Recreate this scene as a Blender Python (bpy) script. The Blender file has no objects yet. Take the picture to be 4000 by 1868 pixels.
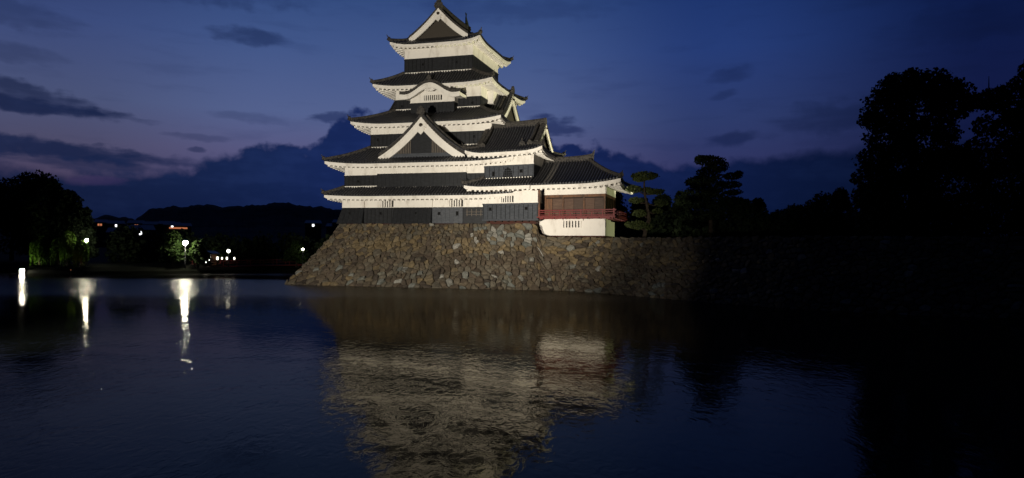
import bpy, math, random
from mathutils import Vector
R = math.radians
rng = random.Random(7)
scene = bpy.context.scene
col = scene.collection

# ------------------------------------------------------------------ camera
cam_d = bpy.data.cameras.new("camera")
cam = bpy.data.objects.new("camera", cam_d)
col.objects.link(cam)
psi, pit, rol = 0.2903, 0.0114, 0.01055
fwd = Vector((-math.sin(psi) * math.cos(pit), math.cos(psi) * math.cos(pit), math.sin(pit)))
ri = Vector((math.cos(psi), math.sin(psi), 0.0))
up = ri.cross(fwd)
ri2 = ri * math.cos(rol) + up * math.sin(rol)
up2 = up * math.cos(rol) - ri * math.sin(rol)
from mathutils import Matrix
m = Matrix((ri2, up2, -fwd)).transposed().to_4x4()
m.translation = Vector((0, 0, 4.1))
cam.matrix_world = m
cam_d.sensor_width = 36.0
cam_d.lens = 36.0 * 2833.0 / 4000.0
cam_d.clip_start = 0.1
cam_d.clip_end = 9000
scene.camera = cam

# ------------------------------------------------------------------ exposure
scene.view_settings.view_transform = 'Standard'
scene.view_settings.look = 'None'
scene.view_settings.exposure = 0.0
scene.view_settings.gamma = 1.0
try:
    scene.cycles.use_denoising = True
    scene.cycles.denoiser = 'OPENIMAGEDENOISE'
    scene.cycles.max_bounces = 6
    scene.cycles.diffuse_bounces = 3
    scene.cycles.glossy_bounces = 3
    scene.cycles.sample_clamp_indirect = 4.0
except Exception:
    pass

# ------------------------------------------------------------------ world: dusk sky with cloud bank
def lin(h):
    h = h.lstrip('#')
    o = []
    for i in (0, 2, 4):
        c = int(h[i:i + 2], 16) / 255.0
        o.append(c / 12.92 if c <= 0.04045 else ((c + 0.055) / 1.055) ** 2.4)
    return (o[0], o[1], o[2], 1.0)

world = bpy.data.worlds.new("World")
scene.world = world
world.use_nodes = True
wt = world.node_tree
for n in list(wt.nodes):
    wt.nodes.remove(n)

class NT:
    def __init__(s, t): s.t = t
    def new(s, ty, **k):
        n = s.t.nodes.new(ty)
        for a, b in k.items(): setattr(n, a, b)
        return n
    def put(s, sock, v):
        if hasattr(v, 'is_output') or isinstance(v, bpy.types.NodeSocket): s.t.links.new(v, sock)
        else: sock.default_value = v
    def m(s, op, a, b=None, c=None, clamp=False):
        n = s.new('ShaderNodeMath', operation=op); n.use_clamp = clamp
        s.put(n.inputs[0], a)
        if b is not None: s.put(n.inputs[1], b)
        if c is not None: s.put(n.inputs[2], c)
        return n.outputs[0]
    def ramp(s, x, pts, interp='LINEAR'):
        n = s.new('ShaderNodeValToRGB'); r = n.color_ramp; r.interpolation = interp
        while len(r.elements) < len(pts): r.elements.new(0.5)
        for e, (p, c) in zip(r.elements, pts):
            e.position = p
            e.color = lin(c) if isinstance(c, str) else ((c, c, c, 1) if not hasattr(c, '__len__') else tuple(c))
        s.put(n.inputs[0], x)
        return n.outputs[0]
    def mix(s, f, a, b, bt='MIX'):
        n = s.new('ShaderNodeMixRGB', blend_type=bt)
        s.put(n.inputs[0], f); s.put(n.inputs[1], a); s.put(n.inputs[2], b)
        return n.outputs[0]
    def smooth(s, x, a, b):
        n = s.new('ShaderNodeMapRange', interpolation_type='SMOOTHSTEP')
        s.put(n.inputs[0], x); s.put(n.inputs[1], a); s.put(n.inputs[2], b)
        n.inputs[3].default_value = 0.0; n.inputs[4].default_value = 1.0
        return n.outputs[0]

W = NT(wt)
tc = W.new('ShaderNodeTexCoord')
sep = W.new('ShaderNodeSeparateXYZ'); wt.links.new(tc.outputs['Generated'], sep.inputs[0])
az = W.m('MULTIPLY', W.m('ARCTAN2', sep.outputs[0], sep.outputs[1]), 57.2958)
el = W.m('MULTIPLY', W.m('ARCSINE', sep.outputs[2]), 57.2958)
comb = W.new('ShaderNodeCombineXYZ'); wt.links.new(az, comb.inputs[0]); wt.links.new(el, comb.inputs[1])
def wnoise(sx, sy, det, rough=0.55, off=0.0):
    mp = W.new('ShaderNodeMapping'); wt.links.new(comb.outputs[0], mp.inputs[0])
    mp.inputs['Scale'].default_value = (sx, sy, 1); mp.inputs['Location'].default_value = (off, off * 1.7, 0)
    n = W.new('ShaderNodeTexNoise', noise_dimensions='2D'); wt.links.new(mp.outputs[0], n.inputs['Vector'])
    n.inputs['Scale'].default_value = 1.0; n.inputs['Detail'].default_value = det; n.inputs['Roughness'].default_value = rough
    return W.m('SUBTRACT', n.outputs[0], 0.5)
nz_puff = wnoise(0.70, 0.9, 4, 0.48)
nz_streak = wnoise(0.16, 0.9, 5, 0.55, 3.1)
nz_fine = wnoise(0.35, 1.5, 4, 0.5, 8.2)
# clear sky behind the clouds: colour by elevation, west (left) pinkish low, east (right) darker
tel = W.m('DIVIDE', el, 30.0, clamp=True)
west = W.ramp(tel, [(0.0, '#3A3458'), (0.14, '#4A405C'), (0.23, '#4C4B68'), (0.33, '#495276'), (0.5, '#3A4A7A'), (0.62, '#2B3B6A'), (1.0, '#1E2C58')])
mid = W.ramp(tel, [(0.0, '#2A2F5C'), (0.14, '#4C4870'), (0.23, '#57577F'), (0.33, '#53618D'), (0.5, '#415688'), (0.62, '#334B7E'), (1.0, '#203568')])
east = W.ramp(tel, [(0.0, '#1A2250'), (0.2, '#30345F'), (0.33, '#2D3B6A'), (0.5, '#253B74'), (0.62, '#1E356D'), (1.0, '#152454')])
feast = W.ramp(tel, [(0.0, '#050C24'), (0.33, '#121A42'), (0.55, '#0D1B46'), (0.7, '#060E28'), (1.0, '#050B20')])
a1 = W.smooth(az, -50.0, -34.0)
a2 = W.smooth(az, -17.0, -1.0)
a3 = W.smooth(az, -1.0, 17.0)
base = W.mix(a3, W.mix(a2, W.mix(a1, west, mid), east), feast)
# dark lower cloud colour, by azimuth
taz = W.m('DIVIDE', W.m('ADD', az, 60.0), 90.0, clamp=True)
def azp(a): return (a + 60.0) / 90.0
dark = W.ramp(taz, [(azp(-55), '#182243'), (azp(-45), '#172346'), (azp(-36), '#16254E'), (azp(-26), '#172759'), (azp(-14), '#162452'), (azp(-5), '#111E48'), (azp(5), '#0B1738'), (azp(18), '#050A20')])
lowdark = W.ramp(taz, [(azp(-55), '#0B142E'), (azp(-36), '#0E1A3E'), (azp(-20), '#102049'), (azp(-6), '#0C183D'), (azp(5), '#071230'), (azp(18), '#03071A')])
dark = W.mix(W.smooth(el, 6.5, 0.5), dark, lowdark)
dark = W.mix(W.m('MULTIPLY', W.smooth(W.m('ADD', nz_streak, W.m('MULTIPLY', nz_puff, 0.5)), -0.12, 0.28), 0.45), dark, W.mix(1.0, dark, (1.75, 1.6, 1.45, 1), 'MULTIPLY'))
# cumulus bank with its own outline
bank = [(-60, 4.6), (-52, 4.8), (-48, 4.4), (-43.9, 4.9), (-40.6, 5.5), (-38.8, 6.3), (-37.4, 6.8), (-35.2, 7.6), (-33.6, 7.3), (-32.3, 7.1), (-31.2, 8.2), (-30.3, 9.5), (-28.8, 10.1), (-25.7, 10.0), (-20, 9.4), (-13.8, 8.6), (-12.7, 7.8), (-11.6, 8.1), (-10.3, 8.0), (-9.4, 7.6), (-7, 7.0), (-4.6, 6.3), (-1.6, 6.4), (1.3, 6.7), (4.7, 7.0), (9.1, 7.2), (18, 7.0), (30, 6.0)]
prof = W.ramp(taz, [(azp(a), (e / 15.0)) for a, e in bank[:28]])
pb = W.m('MULTIPLY', prof, 15.0)
dd = W.m('SUBTRACT', pb, el)
dd = W.m('ADD', dd, W.m('MULTIPLY', nz_puff, W.ramp(taz, [(0.0, 1.0), (0.2, 1.3), (0.3, 2.2), (0.55, 2.4), (0.66, 1.2), (1, 0.6)])))
bsoft = W.ramp(taz, [(0.0, 0.8), (azp(-44), 0.6), (azp(-36), 0.36), (azp(-8), 0.36), (azp(2), 0.5), (1.0, 0.9)])
bm = W.new('ShaderNodeMapRange', interpolation_type='SMOOTHSTEP')
wt.links.new(dd, bm.inputs[0]); wt.links.new(W.m('MULTIPLY', bsoft, -1.0), bm.inputs[1]); wt.links.new(bsoft, bm.inputs[2])
bankm = bm.outputs[0]
# streaks and small clouds
def blob(a0, e0, wa, he, slope=0.0, namp=1.2, soft=0.5, nz=None):
    u = W.m('SUBTRACT', W.m('ADD', az, W.m('MULTIPLY', nz_streak, wa * 0.9)), a0)
    v = W.m('SUBTRACT', W.m('SUBTRACT', W.m('ADD', el, W.m('MULTIPLY', nz_puff, he * 1.6)), e0), W.m('MULTIPLY', u, slope))
    r = W.m('ADD', W.m('POWER', W.m('ABSOLUTE', W.m('DIVIDE', u, wa)), 2.0), W.m('POWER', W.m('ABSOLUTE', W.m('DIVIDE', v, he)), 2.0))
    r = W.m('ADD', W.m('SUBTRACT', 1.0, r), W.m('MULTIPLY', nz_fine if nz is None else nz, namp * 1.3))
    return W.smooth(r, -soft, soft)
blobs = [(-52.5, 9.0, 7.6, 0.50, -0.05, 1.3, 0.4, 1.1), (-52, 9.9, 5.0, 0.55, -0.16, 1.6, 0.6, 0.9), (-51, 6.35, 8.0, 0.62, -0.06, 1.4, 0.4, 1.1),
         (-47, 5.3, 4.4, 0.5, -0.02, 2.4, 0.6, 0.8), (-42.5, 5.9, 2.6, 0.35, -0.05, 2.4, 0.7, 0.5),
         (-36.4, 15.1, 2.7, 0.5, -0.06, 1.9, 0.7, 0.75), (-30.8, 9.75, 1.5, 0.33, 0.12, 2.8, 0.5, 0.8), (-39.0, 18.6, 6.0, 1.3, 0.0, 1.6, 0.9, 0.6),
         (0.0, 13.0, 1.5, 0.42, 0.14, 1.6, 0.8, 0.5), (0.1, 8.3, 1.5, 0.5, 0.16, 1.6, 0.8, 0.7), (-0.5, 11.6, 0.9, 0.28, 0.2, 1.6, 0.8, 0.45),
         (-13.3, 9.5, 2.1, 0.75, -0.15, 2.4, 0.4, 0.85), (-40.3, 6.8, 0.6, 0.2, 0, 2.0, 0.5, 0.7), (-40.2, 7.7, 2.0, 0.2, 0, 2.4, 0.7, 0.4),
         (-36.6, 9.3, 2.6, 0.32, -0.04, 2.4, 0.8, 0.35), (8.5, 9.7, 5.2, 1.0, 0.08, 1.5, 0.8, 0.55), (-52.5, 14.8, 4.0, 0.8, -0.1, 2.0, 0.8, 0.45),
         (-52, 12.2, 3.0, 0.5, -0.05, 2.0, 0.8, 0.4), (-17, 18.2, 7.0, 0.7, 0.02, 2.0, 0.9, 0.35), (16, 15.0, 4, 1.2, 0.0, 1.8, 0.9, 0.3)]
cur = base
# thin high veils
veil = W.smooth(nz_streak, 0.0, 0.30)
cur = W.mix(W.m('MULTIPLY', veil, 0.16), cur, dark)
for b in blobs:
    mk = blob(*b[:6], b[6] + 0.35)
    cur = W.mix(W.m('MULTIPLY', mk, b[7] * 0.85), cur, dark)
cur = W.mix(bankm, cur, dark)
# faint glow gap low in the west
gap = blob(-46.5, 4.25, 1.6, 0.35, 0.05, 1.6, 0.9)
cur = W.mix(W.m('MULTIPLY', gap, 0.5), cur, lin('#3A3058'))
below = W.smooth(el, 0.0, -2.0)
cur = W.mix(below, cur, lin('#04060F'))
# the sky away from the afterglow is already night-dark
back = W.smooth(sep.outputs[1], 0.35, -0.25)
cur = W.mix(W.m('MULTIPLY', back, 0.85), cur, lin('#02040C'))
bg = W.new('ShaderNodeBackground'); wt.links.new(cur, bg.inputs[0]); bg.inputs[1].default_value = 1.0
wo = W.new('ShaderNodeOutputWorld'); wt.links.new(bg.outputs[0], wo.inputs[0])

# ------------------------------------------------------------------ floodlights of the illumination
def spot(name, loc, aim, power, colr, size, blend, rad=0.3):
    d = bpy.data.lights.new(name, 'SPOT'); d.energy = power; d.color = colr
    d.spot_size = R(size); d.spot_blend = blend; d.shadow_soft_size = rad
    o = bpy.data.objects.new(name, d); col.objects.link(o)
    o.location = loc
    o.rotation_euler = (Vector(aim) - Vector(loc)).to_track_quat('-Z', 'Y').to_euler()
    return o
spot('keep_floodlight', (-26, 0, 3.4), (-34, 80, 15), 222000, (1.0, 0.925, 0.80), 42, 0.75)
spot('turret_floodlight', (-15, 6, 2.6), (-20, 76, 9), 95000, (1.0, 0.90, 0.76), 24, 1.0)
spot('wall_floodlight', (-20, 8, 2.6), (-9, 70, 2.0), 26000, (0.95, 0.92, 0.86), 17, 1.0)
spot('garden_floodlight', (9, 82, 5.7), (-26, 86, 12), 5500, (0.86, 0.93, 0.46), 62, 0.5, 0.15)
spot('upper_side_floodlight', (6, 84, 5.6), (-29, 86, 27), 52000, (0.98, 0.93, 0.66), 46, 0.6, 0.15)

# ------------------------------------------------------------------ materials
def mat(name, base, rough=0.7, spec=0.3, noise=None, bump=None, emis=None, metal=0.0):
    m = bpy.data.materials.new(name); m.use_nodes = True
    t = NT(m.node_tree); b = m.node_tree.nodes['Principled BSDF']
    b.inputs['Roughness'].default_value = rough
    b.inputs['Specular IOR Level'].default_value = spec
    b.inputs['Metallic'].default_value = metal
    b.inputs['Base Color'].default_value = (*base, 1)
    co = t.new('ShaderNodeTexCoord')
    if noise:
        sc_, c2, lo, hi = noise[:4]
        mp = t.new('ShaderNodeMapping'); m.node_tree.links.new(co.outputs['Object'], mp.inputs[0])
        if len(noise) > 4: mp.inputs['Scale'].default_value = noise[4]
        n = t.new('ShaderNodeTexNoise'); n.inputs['Scale'].default_value = sc_; n.inputs['Detail'].default_value = 6
        n.inputs['Roughness'].default_value = 0.65
        m.node_tree.links.new(mp.outputs[0], n.inputs['Vector'])
        f = t.smooth(n.outputs[0], lo, hi)
        cc = t.mix(f, (*base, 1), (*c2, 1))
        m.node_tree.links.new(cc, b.inputs['Base Color'])
    if bump:
        n = t.new('ShaderNodeTexNoise'); n.inputs['Scale'].default_value = bump[0]; n.inputs['Detail'].default_value = 5
        m.node_tree.links.new(co.outputs['Object'], n.inputs['Vector'])
        bp = t.new('ShaderNodeBump'); bp.inputs['Strength'].default_value = bump[1]; bp.inputs['Distance'].default_value = bump[2]
        m.node_tree.links.new(n.outputs[0], bp.inputs['Height']); m.node_tree.links.new(bp.outputs[0], b.inputs['Normal'])
    if emis:
        b.inputs['Emission Color'].default_value = (*emis[0], 1); b.inputs['Emission Strength'].default_value = emis[1]
    return m
M = {}
M['plaster'] = mat('white_plaster', (0.70, 0.665, 0.60), 0.8, 0.15, (1.3, (0.47, 0.43, 0.37), 0.46, 0.80, (1, 1, 0.40)), (9, 0.25, 0.02))
M['black'] = mat('black_weatherboard', (0.009, 0.0095, 0.011), 0.55, 0.22, (2.2, (0.016, 0.0175, 0.020), 0.4, 0.7, (1, 1, 3)), (14, 0.3, 0.02))
M['greyboard'] = mat('grey_weatherboard', (0.034, 0.038, 0.045), 0.5, 0.3, (2.5, (0.055, 0.060, 0.068), 0.4, 0.7, (1, 1, 3)), (14, 0.3, 0.02))
M['tile'] = mat('roof_tile', (0.028, 0.029, 0.034), 0.38, 0.5, (3.0, (0.070, 0.069, 0.072), 0.42, 0.72), (12, 0.3, 0.02))
M['pan'] = mat('roof_pan_tile', (0.007, 0.007, 0.008), 0.7, 0.2, (3.0, (0.014, 0.014, 0.014), 0.45, 0.75))
M['ridge'] = mat('ridge_tile', (0.060, 0.054, 0.046), 0.75, 0.2, (5.0, (0.022, 0.020, 0.019), 0.42, 0.6), (16, 0.6, 0.04))
M['bronze'] = mat('ridge_bronze', (0.03, 0.04, 0.035), 0.6, 0.4)
M['wood'] = mat('brown_wood', (0.13, 0.060, 0.028), 0.6, 0.3, (2.0, (0.055, 0.030, 0.018), 0.4, 0.65, (1, 1, 0.3)))
M['woodpanel'] = mat('shutter_wood', (0.070, 0.038, 0.024), 0.6, 0.3, (3.0, (0.12, 0.072, 0.045), 0.45, 0.7, (0.4, 0.4, 6)))
M['panelb'] = mat('shutter_wood_dark', (0.048, 0.028, 0.019), 0.6, 0.3, (3.0, (0.08, 0.050, 0.034), 0.45, 0.7, (0.4, 0.4, 6)))
M['darkwood'] = mat('dark_wood', (0.022, 0.014, 0.010), 0.7, 0.2)
M['red'] = mat('red_lacquer', (0.14, 0.016, 0.014), 0.45, 0.4, (3.0, (0.11, 0.012, 0.012), 0.4, 0.7))
M['sill'] = mat('red_sill', (0.045, 0.015, 0.010), 0.7, 0.2)
M['gablewall'] = mat('gable_board', (0.045, 0.038, 0.030), 0.75, 0.2)
M['gablebar'] = mat('gable_bar', (0.12, 0.10, 0.08), 0.7, 0.2)
M['hole'] = mat('dark_opening', (0.006, 0.006, 0.006), 0.9, 0.1)
M['gap'] = mat('wall_joint', (0.022, 0.018, 0.013), 0.95, 0.05)
M['grass'] = mat('grass_ground', (0.018, 0.028, 0.010), 0.95, 0.05, (0.8, (0.03, 0.03, 0.016), 0.4, 0.7), (3, 0.5, 0.1))
M['earth'] = mat('bank_earth', (0.010, 0.010, 0.007), 0.95, 0.03, (0.5, (0.006, 0.008, 0.004), 0.4, 0.7), (2, 0.5, 0.1))
M['hill'] = mat('hill_forest_haze_tint', (0.020, 0.034, 0.036), 0.95, 0.05, (0.05, (0.008, 0.012, 0.010), 0.4, 0.7))  # dusk haze painted into the forest's base colour as a bluish lift
M['leaf'] = mat('leaf_green', (0.012, 0.023, 0.004), 0.7, 0.1, (1.2, (0.020, 0.036, 0.007), 0.4, 0.7))
M['willowleaf'] = mat('willow_leaf', (0.045, 0.085, 0.008), 0.7, 0.1, (1.2, (0.025, 0.05, 0.006), 0.4, 0.7))
M['darkleaf'] = mat('dark_leaf', (0.014, 0.022, 0.010), 0.8, 0.1, (1.2, (0.022, 0.032, 0.012), 0.4, 0.7))
M['pineleaf'] = mat('pine_needle', (0.060, 0.075, 0.022), 0.7, 0.2, (1.6, (0.04, 0.055, 0.018), 0.4, 0.7))
M['bark'] = mat('bark', (0.055, 0.042, 0.03), 0.9, 0.1, (3, (0.03, 0.022, 0.016), 0.4, 0.7), (10, 0.5, 0.03))
M['lamp'] = mat('lamp_globe', (0.9, 0.9, 0.85), 0.4, 0.3, emis=((1.0, 0.97, 0.82), 230))
M['dimlamp'] = mat('dim_lamp_globe', (0.9, 0.9, 0.85), 0.4, 0.3, emis=((1.0, 0.97, 0.80), 9))
M['lantern'] = mat('lantern_paper', (0.9, 0.88, 0.8), 0.6, 0.2, emis=((1.0, 0.93, 0.75), 2.4))
M['kioskglow'] = mat('booth_glow', (0.9, 0.9, 0.85), 0.5, 0.2, emis=((1.0, 0.95, 0.84), 3.5))
M['metal'] = mat('dark_metal', (0.03, 0.03, 0.03), 0.5, 0.5, metal=0.5)
M['bridgered'] = mat('bridge_red', (0.10, 0.012, 0.012), 0.6, 0.3)
M['winwhite'] = mat('lit_window_white', (0.5, 0.5, 0.5), 0.5, 0.2, emis=((0.95, 0.97, 1.0), 2.2))
M['winorange'] = mat('lit_window_orange', (0.5, 0.4, 0.3), 0.5, 0.2, emis=((1.0, 0.33, 0.14), 0.45))
M['housewall'] = mat('far_house_wall', (0.05, 0.05, 0.05), 0.9, 0.1)

def stone_mat():
    m = bpy.data.materials.new('wall_stone'); m.use_nodes = True
    t = NT(m.node_tree); b = m.node_tree.nodes['Principled BSDF']
    at = t.new('ShaderNodeAttribute'); at.attribute_name = 'tone'
    sp = t.new('ShaderNodeSeparateColor'); m.node_tree.links.new(at.outputs['Color'], sp.inputs[0])
    c = t.ramp(sp.outputs[0], [(0.0, (0.040, 0.034, 0.028, 1)), (0.2, (0.072, 0.055, 0.039, 1)), (0.42, (0.096, 0.075, 0.050, 1)), (0.58, (0.098, 0.086, 0.064, 1)), (0.68, (0.150, 0.110, 0.058, 1)), (0.76, (0.14, 0.11, 0.065, 1)), (0.82, (0.110, 0.116, 0.102, 1)), (0.92, (0.17, 0.165, 0.14, 1)), (1.0, (0.34, 0.32, 0.28, 1))])
    co = t.new('ShaderNodeTexCoord')
    n = t.new('ShaderNodeTexNoise'); n.inputs['Scale'].default_value = 3.5; n.inputs['Detail'].default_value = 8; n.inputs['Roughness'].default_value = 0.7
    m.node_tree.links.new(co.outputs['Object'], n.inputs['Vector'])
    f = t.smooth(n.outputs[0], 0.3, 0.72)
    c = t.mix(1.0, c, t.ramp(f, [(0, 0.62), (1, 1.22)]), 'MULTIPLY')
    m.node_tree.links.new(c, b.inputs['Base Color'])
    b.inputs['Roughness'].default_value = 0.85; b.inputs['Specular IOR Level'].default_value = 0.2
    bp = t.new('ShaderNodeBump'); bp.inputs['Strength'].default_value = 0.6; bp.inputs['Distance'].default_value = 0.06
    m.node_tree.links.new(n.outputs[0], bp.inputs['Height']); m.node_tree.links.new(bp.outputs[0], b.inputs['Normal'])
    return m
M['stone'] = stone_mat()

# ------------------------------------------------------------------ mesh helpers
def tag(o, label=None, cat=None, group=None, kind=None):
    if label: o['label'] = label
    if cat: o['category'] = cat
    if group: o['group'] = group
    if kind: o['kind'] = kind
    return o
def empty(name, loc, label, cat, group=None):
    o = bpy.data.objects.new(name, None); col.objects.link(o); o.location = loc
    return tag(o, label, cat, group)
class MB:
    """collects geometry in a local frame F(x,y,z)->world"""
    def __init__(s, F=None):
        s.v = []; s.f = []; s.F = F or (lambda x, y, z: (x, y, z)); s.mi = []; s.cur = 0; s.smooth = False; s.sm = []
    def p(s, x, y, z):
        s.v.append(s.F(x, y, z)); return len(s.v) - 1
    def q(s, *ids):
        s.f.append(ids); s.mi.append(s.cur); s.sm.append(s.smooth)
    def box(s, x0, x1, y0, y1, z0, z1):
        a = [s.p(x, y, z) for z in (z0, z1) for x, y in ((x0, y0), (x1, y0), (x1, y1), (x0, y1))]
        for f in ((3, 2, 1, 0), (4, 5, 6, 7), (0, 1, 5, 4), (1, 2, 6, 5), (2, 3, 7, 6), (3, 0, 4, 7)):
            s.q(*[a[i] for i in f])
    def hexa(s, P8):
        a = [s.p(*q) for q in P8]
        for f in ((3, 2, 1, 0), (4, 5, 6, 7), (0, 1, 5, 4), (1, 2, 6, 5), (2, 3, 7, 6), (3, 0, 4, 7)):
            s.q(*[a[i] for i in f])
    def grid(s, pts):   # pts[i][j] -> tuple
        ids = [[s.p(*q) for q in row] for row in pts]
        for i in range(len(ids) - 1):
            for j in range(len(ids[0]) - 1):
                s.q(ids[i][j], ids[i + 1][j], ids[i + 1][j + 1], ids[i][j + 1])
    def sweep(s, path, prof, closed=True, cap=True, upv=Vector((0, 0, 1)), scales=None):
        """path: list of Vector in local frame; prof list of (side, up)"""
        rings = []
        n = len(path)
        for i, P in enumerate(path):
            P = Vector(P)
            t = (Vector(path[min(i + 1, n - 1)]) - Vector(path[max(i - 1, 0)]))
            if t.length < 1e-9: t = Vector((0, 1, 0))
            t.normalize()
            sd = t.cross(upv)
            if sd.length < 1e-4: sd = t.cross(Vector((1, 0, 0)))
            sd.normalize(); u = sd.cross(t).normalized()
            k = scales[i] if scales else 1.0
            rings.append([s.p(*(P + sd * (a * k) + u * (b * k))) for a, b in prof])
        m_ = len(prof)
        for i in range(n - 1):
            for j in range(m_ if closed else m_ - 1):
                s.q(rings[i][j], rings[i + 1][j], rings[i + 1][(j + 1) % m_], rings[i][(j + 1) % m_])
        if cap and closed:
            s.q(*rings[0]); s.q(*reversed(rings[-1]))
        elif cap:
            s.q(*rings[0]); s.q(*reversed(rings[-1]))
    def prism(s, pts, n0, n1, H):   # pts (s,z) polygon; H(s,z,n) local
        a = [s.p(*H(x, z, n0)) for x, z in pts]; b = [s.p(*H(x, z, n1)) for x, z in pts]
        s.q(*a); s.q(*reversed(b))
        for i in range(len(pts)):
            j = (i + 1) % len(pts); s.q(a[i], b[i], b[j], a[j])
    def strip(s, up_pts, lo_pts, n0, n1, H):   # band between two polylines, extruded n0..n1
        for i in range(len(up_pts) - 1):
            s.hexa([H(lo_pts[i][0], lo_pts[i][1], n0), H(lo_pts[i + 1][0], lo_pts[i + 1][1], n0), H(lo_pts[i + 1][0], lo_pts[i + 1][1], n1), H(lo_pts[i][0], lo_pts[i][1], n1),
                    H(up_pts[i][0], up_pts[i][1], n0), H(up_pts[i + 1][0], up_pts[i + 1][1], n0), H(up_pts[i + 1][0], up_pts[i + 1][1], n1), H(up_pts[i][0], up_pts[i][1], n1)])
    def build(s, name, mats, parent=None, label=None):
        me = bpy.data.meshes.new(name)
        off = parent_world(parent)
        me.from_pydata([(a[0] - off[0], a[1] - off[1], a[2] - off[2]) for a in s.v], [], s.f)
        if not isinstance(mats, (list, tuple)): mats = [mats]
        for m_ in mats: me.materials.append(m_)
        if len(mats) > 1: me.polygons.foreach_set('material_index', s.mi)
        if any(s.sm): me.polygons.foreach_set('use_smooth', s.sm)
        me.update()
        o = bpy.data.objects.new(name, me); col.objects.link(o)
        if parent: o.parent = parent
        if label: o['label'] = label
        return o
def build_split(mb, name, mt, par, label=None):
    """one object per connected piece"""
    up_ = list(range(len(mb.v)))
    def find(i):
        while up_[i] != i: up_[i] = up_[up_[i]]; i = up_[i]
        return i
    for f in mb.f:
        a = find(f[0])
        for i in f[1:]: up_[find(i)] = a
    groups = {}
    for k, f in enumerate(mb.f): groups.setdefault(find(f[0]), []).append(k)
    last = None
    for ks in groups.values():
        m2 = MB(); ren = {}
        for k in ks:
            ids = []
            for i in mb.f[k]:
                if i not in ren: ren[i] = len(m2.v); m2.v.append(mb.v[i])
                ids.append(ren[i])
            m2.f.append(tuple(ids)); m2.mi.append(mb.mi[k]); m2.sm.append(mb.sm[k])
        last = m2.build(name, mt, par, label)
    return last
def parent_world(p):
    v = Vector((0, 0, 0))
    while p is not None:
        v += p.location; p = p.parent
    return v
HALF = [(-0.105, -0.02), (-0.085, 0.07), (-0.03, 0.125), (0.03, 0.125), (0.085, 0.07), (0.105, -0.02)]

# ------------------------------------------------------------------ roof builders (local frame centred on the building)
class Roof:
    """a hipped roof ring.  A,B half sizes at eave; per-side inset limits; height function zf(t) with t inset fraction"""
    def __init__(s, A, B, z_e, rise, D, pa=0.75, lift=0.45, kind='skirt', G=None, ov=0.5, DY=None, hl=1.0):
        s.A, s.B, s.ze, s.rise, s.D, s.pa, s.lift, s.kind, s.G, s.ov = A, B, z_e, rise, D, pa, lift, kind, G, ov
        s.DX = D; s.DY = DY or D     # inset on the left/right sides (x), and front/back sides (y)
    def h(s, t):
        return s.ze + s.rise * (s.pa * t + (1 - s.pa) * t * t)
    def lf(s, q, t):
        q = max(0.0, min(1.0, (abs(q) - 0.45) / 0.55))
        return s.lift * (q ** 2.2) * max(0.0, 1 - t) ** 1.3
    def pt(s, side, u, d):
        """side 0 front(-y) 1 right(+x) 2 back 3 left ; u along eave, d inset distance"""
        if side in (0, 2): D, L, Dn = s.DY, s.A, s.DX
        else: D, L, Dn = s.DX, s.B, s.DY
        if s.kind == 'skirt':
            t = d / D; La = L - Dn * t
        else:
            t = d / s.D; La = L - min(d, s.HD)
        z = s.h(t) + s.lf(u / max(La, 0.01), t if s.kind == 'skirt' else min(1.0, d / s.HD))
        if side == 0: return (u, -(s.B - d), z)
        if side == 2: return (-u, s.B - d, z)
        if side == 1: return (s.A - d, u, z)
        return (-(s.A - d), -u, z)
    def dmax(s, side, u):
        if s.kind == 'skirt':
            if side in (0, 2): D, L, Dn = s.DY, s.A, s.DX
            else: D, L, Dn = s.DX, s.B, s.DY
            return max(0.0, min(D, (L - abs(u)) * D / Dn))
        if side in (1, 3):
            return s.D if abs(u) <= s.G + s.ov else max(0.0, s.B - abs(u))
        return max(0.0, min(s.HD, s.A - abs(u)))
    def setup(s):
        if s.kind != 'skirt': s.HD = s.B - s.G
        return s
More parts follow.
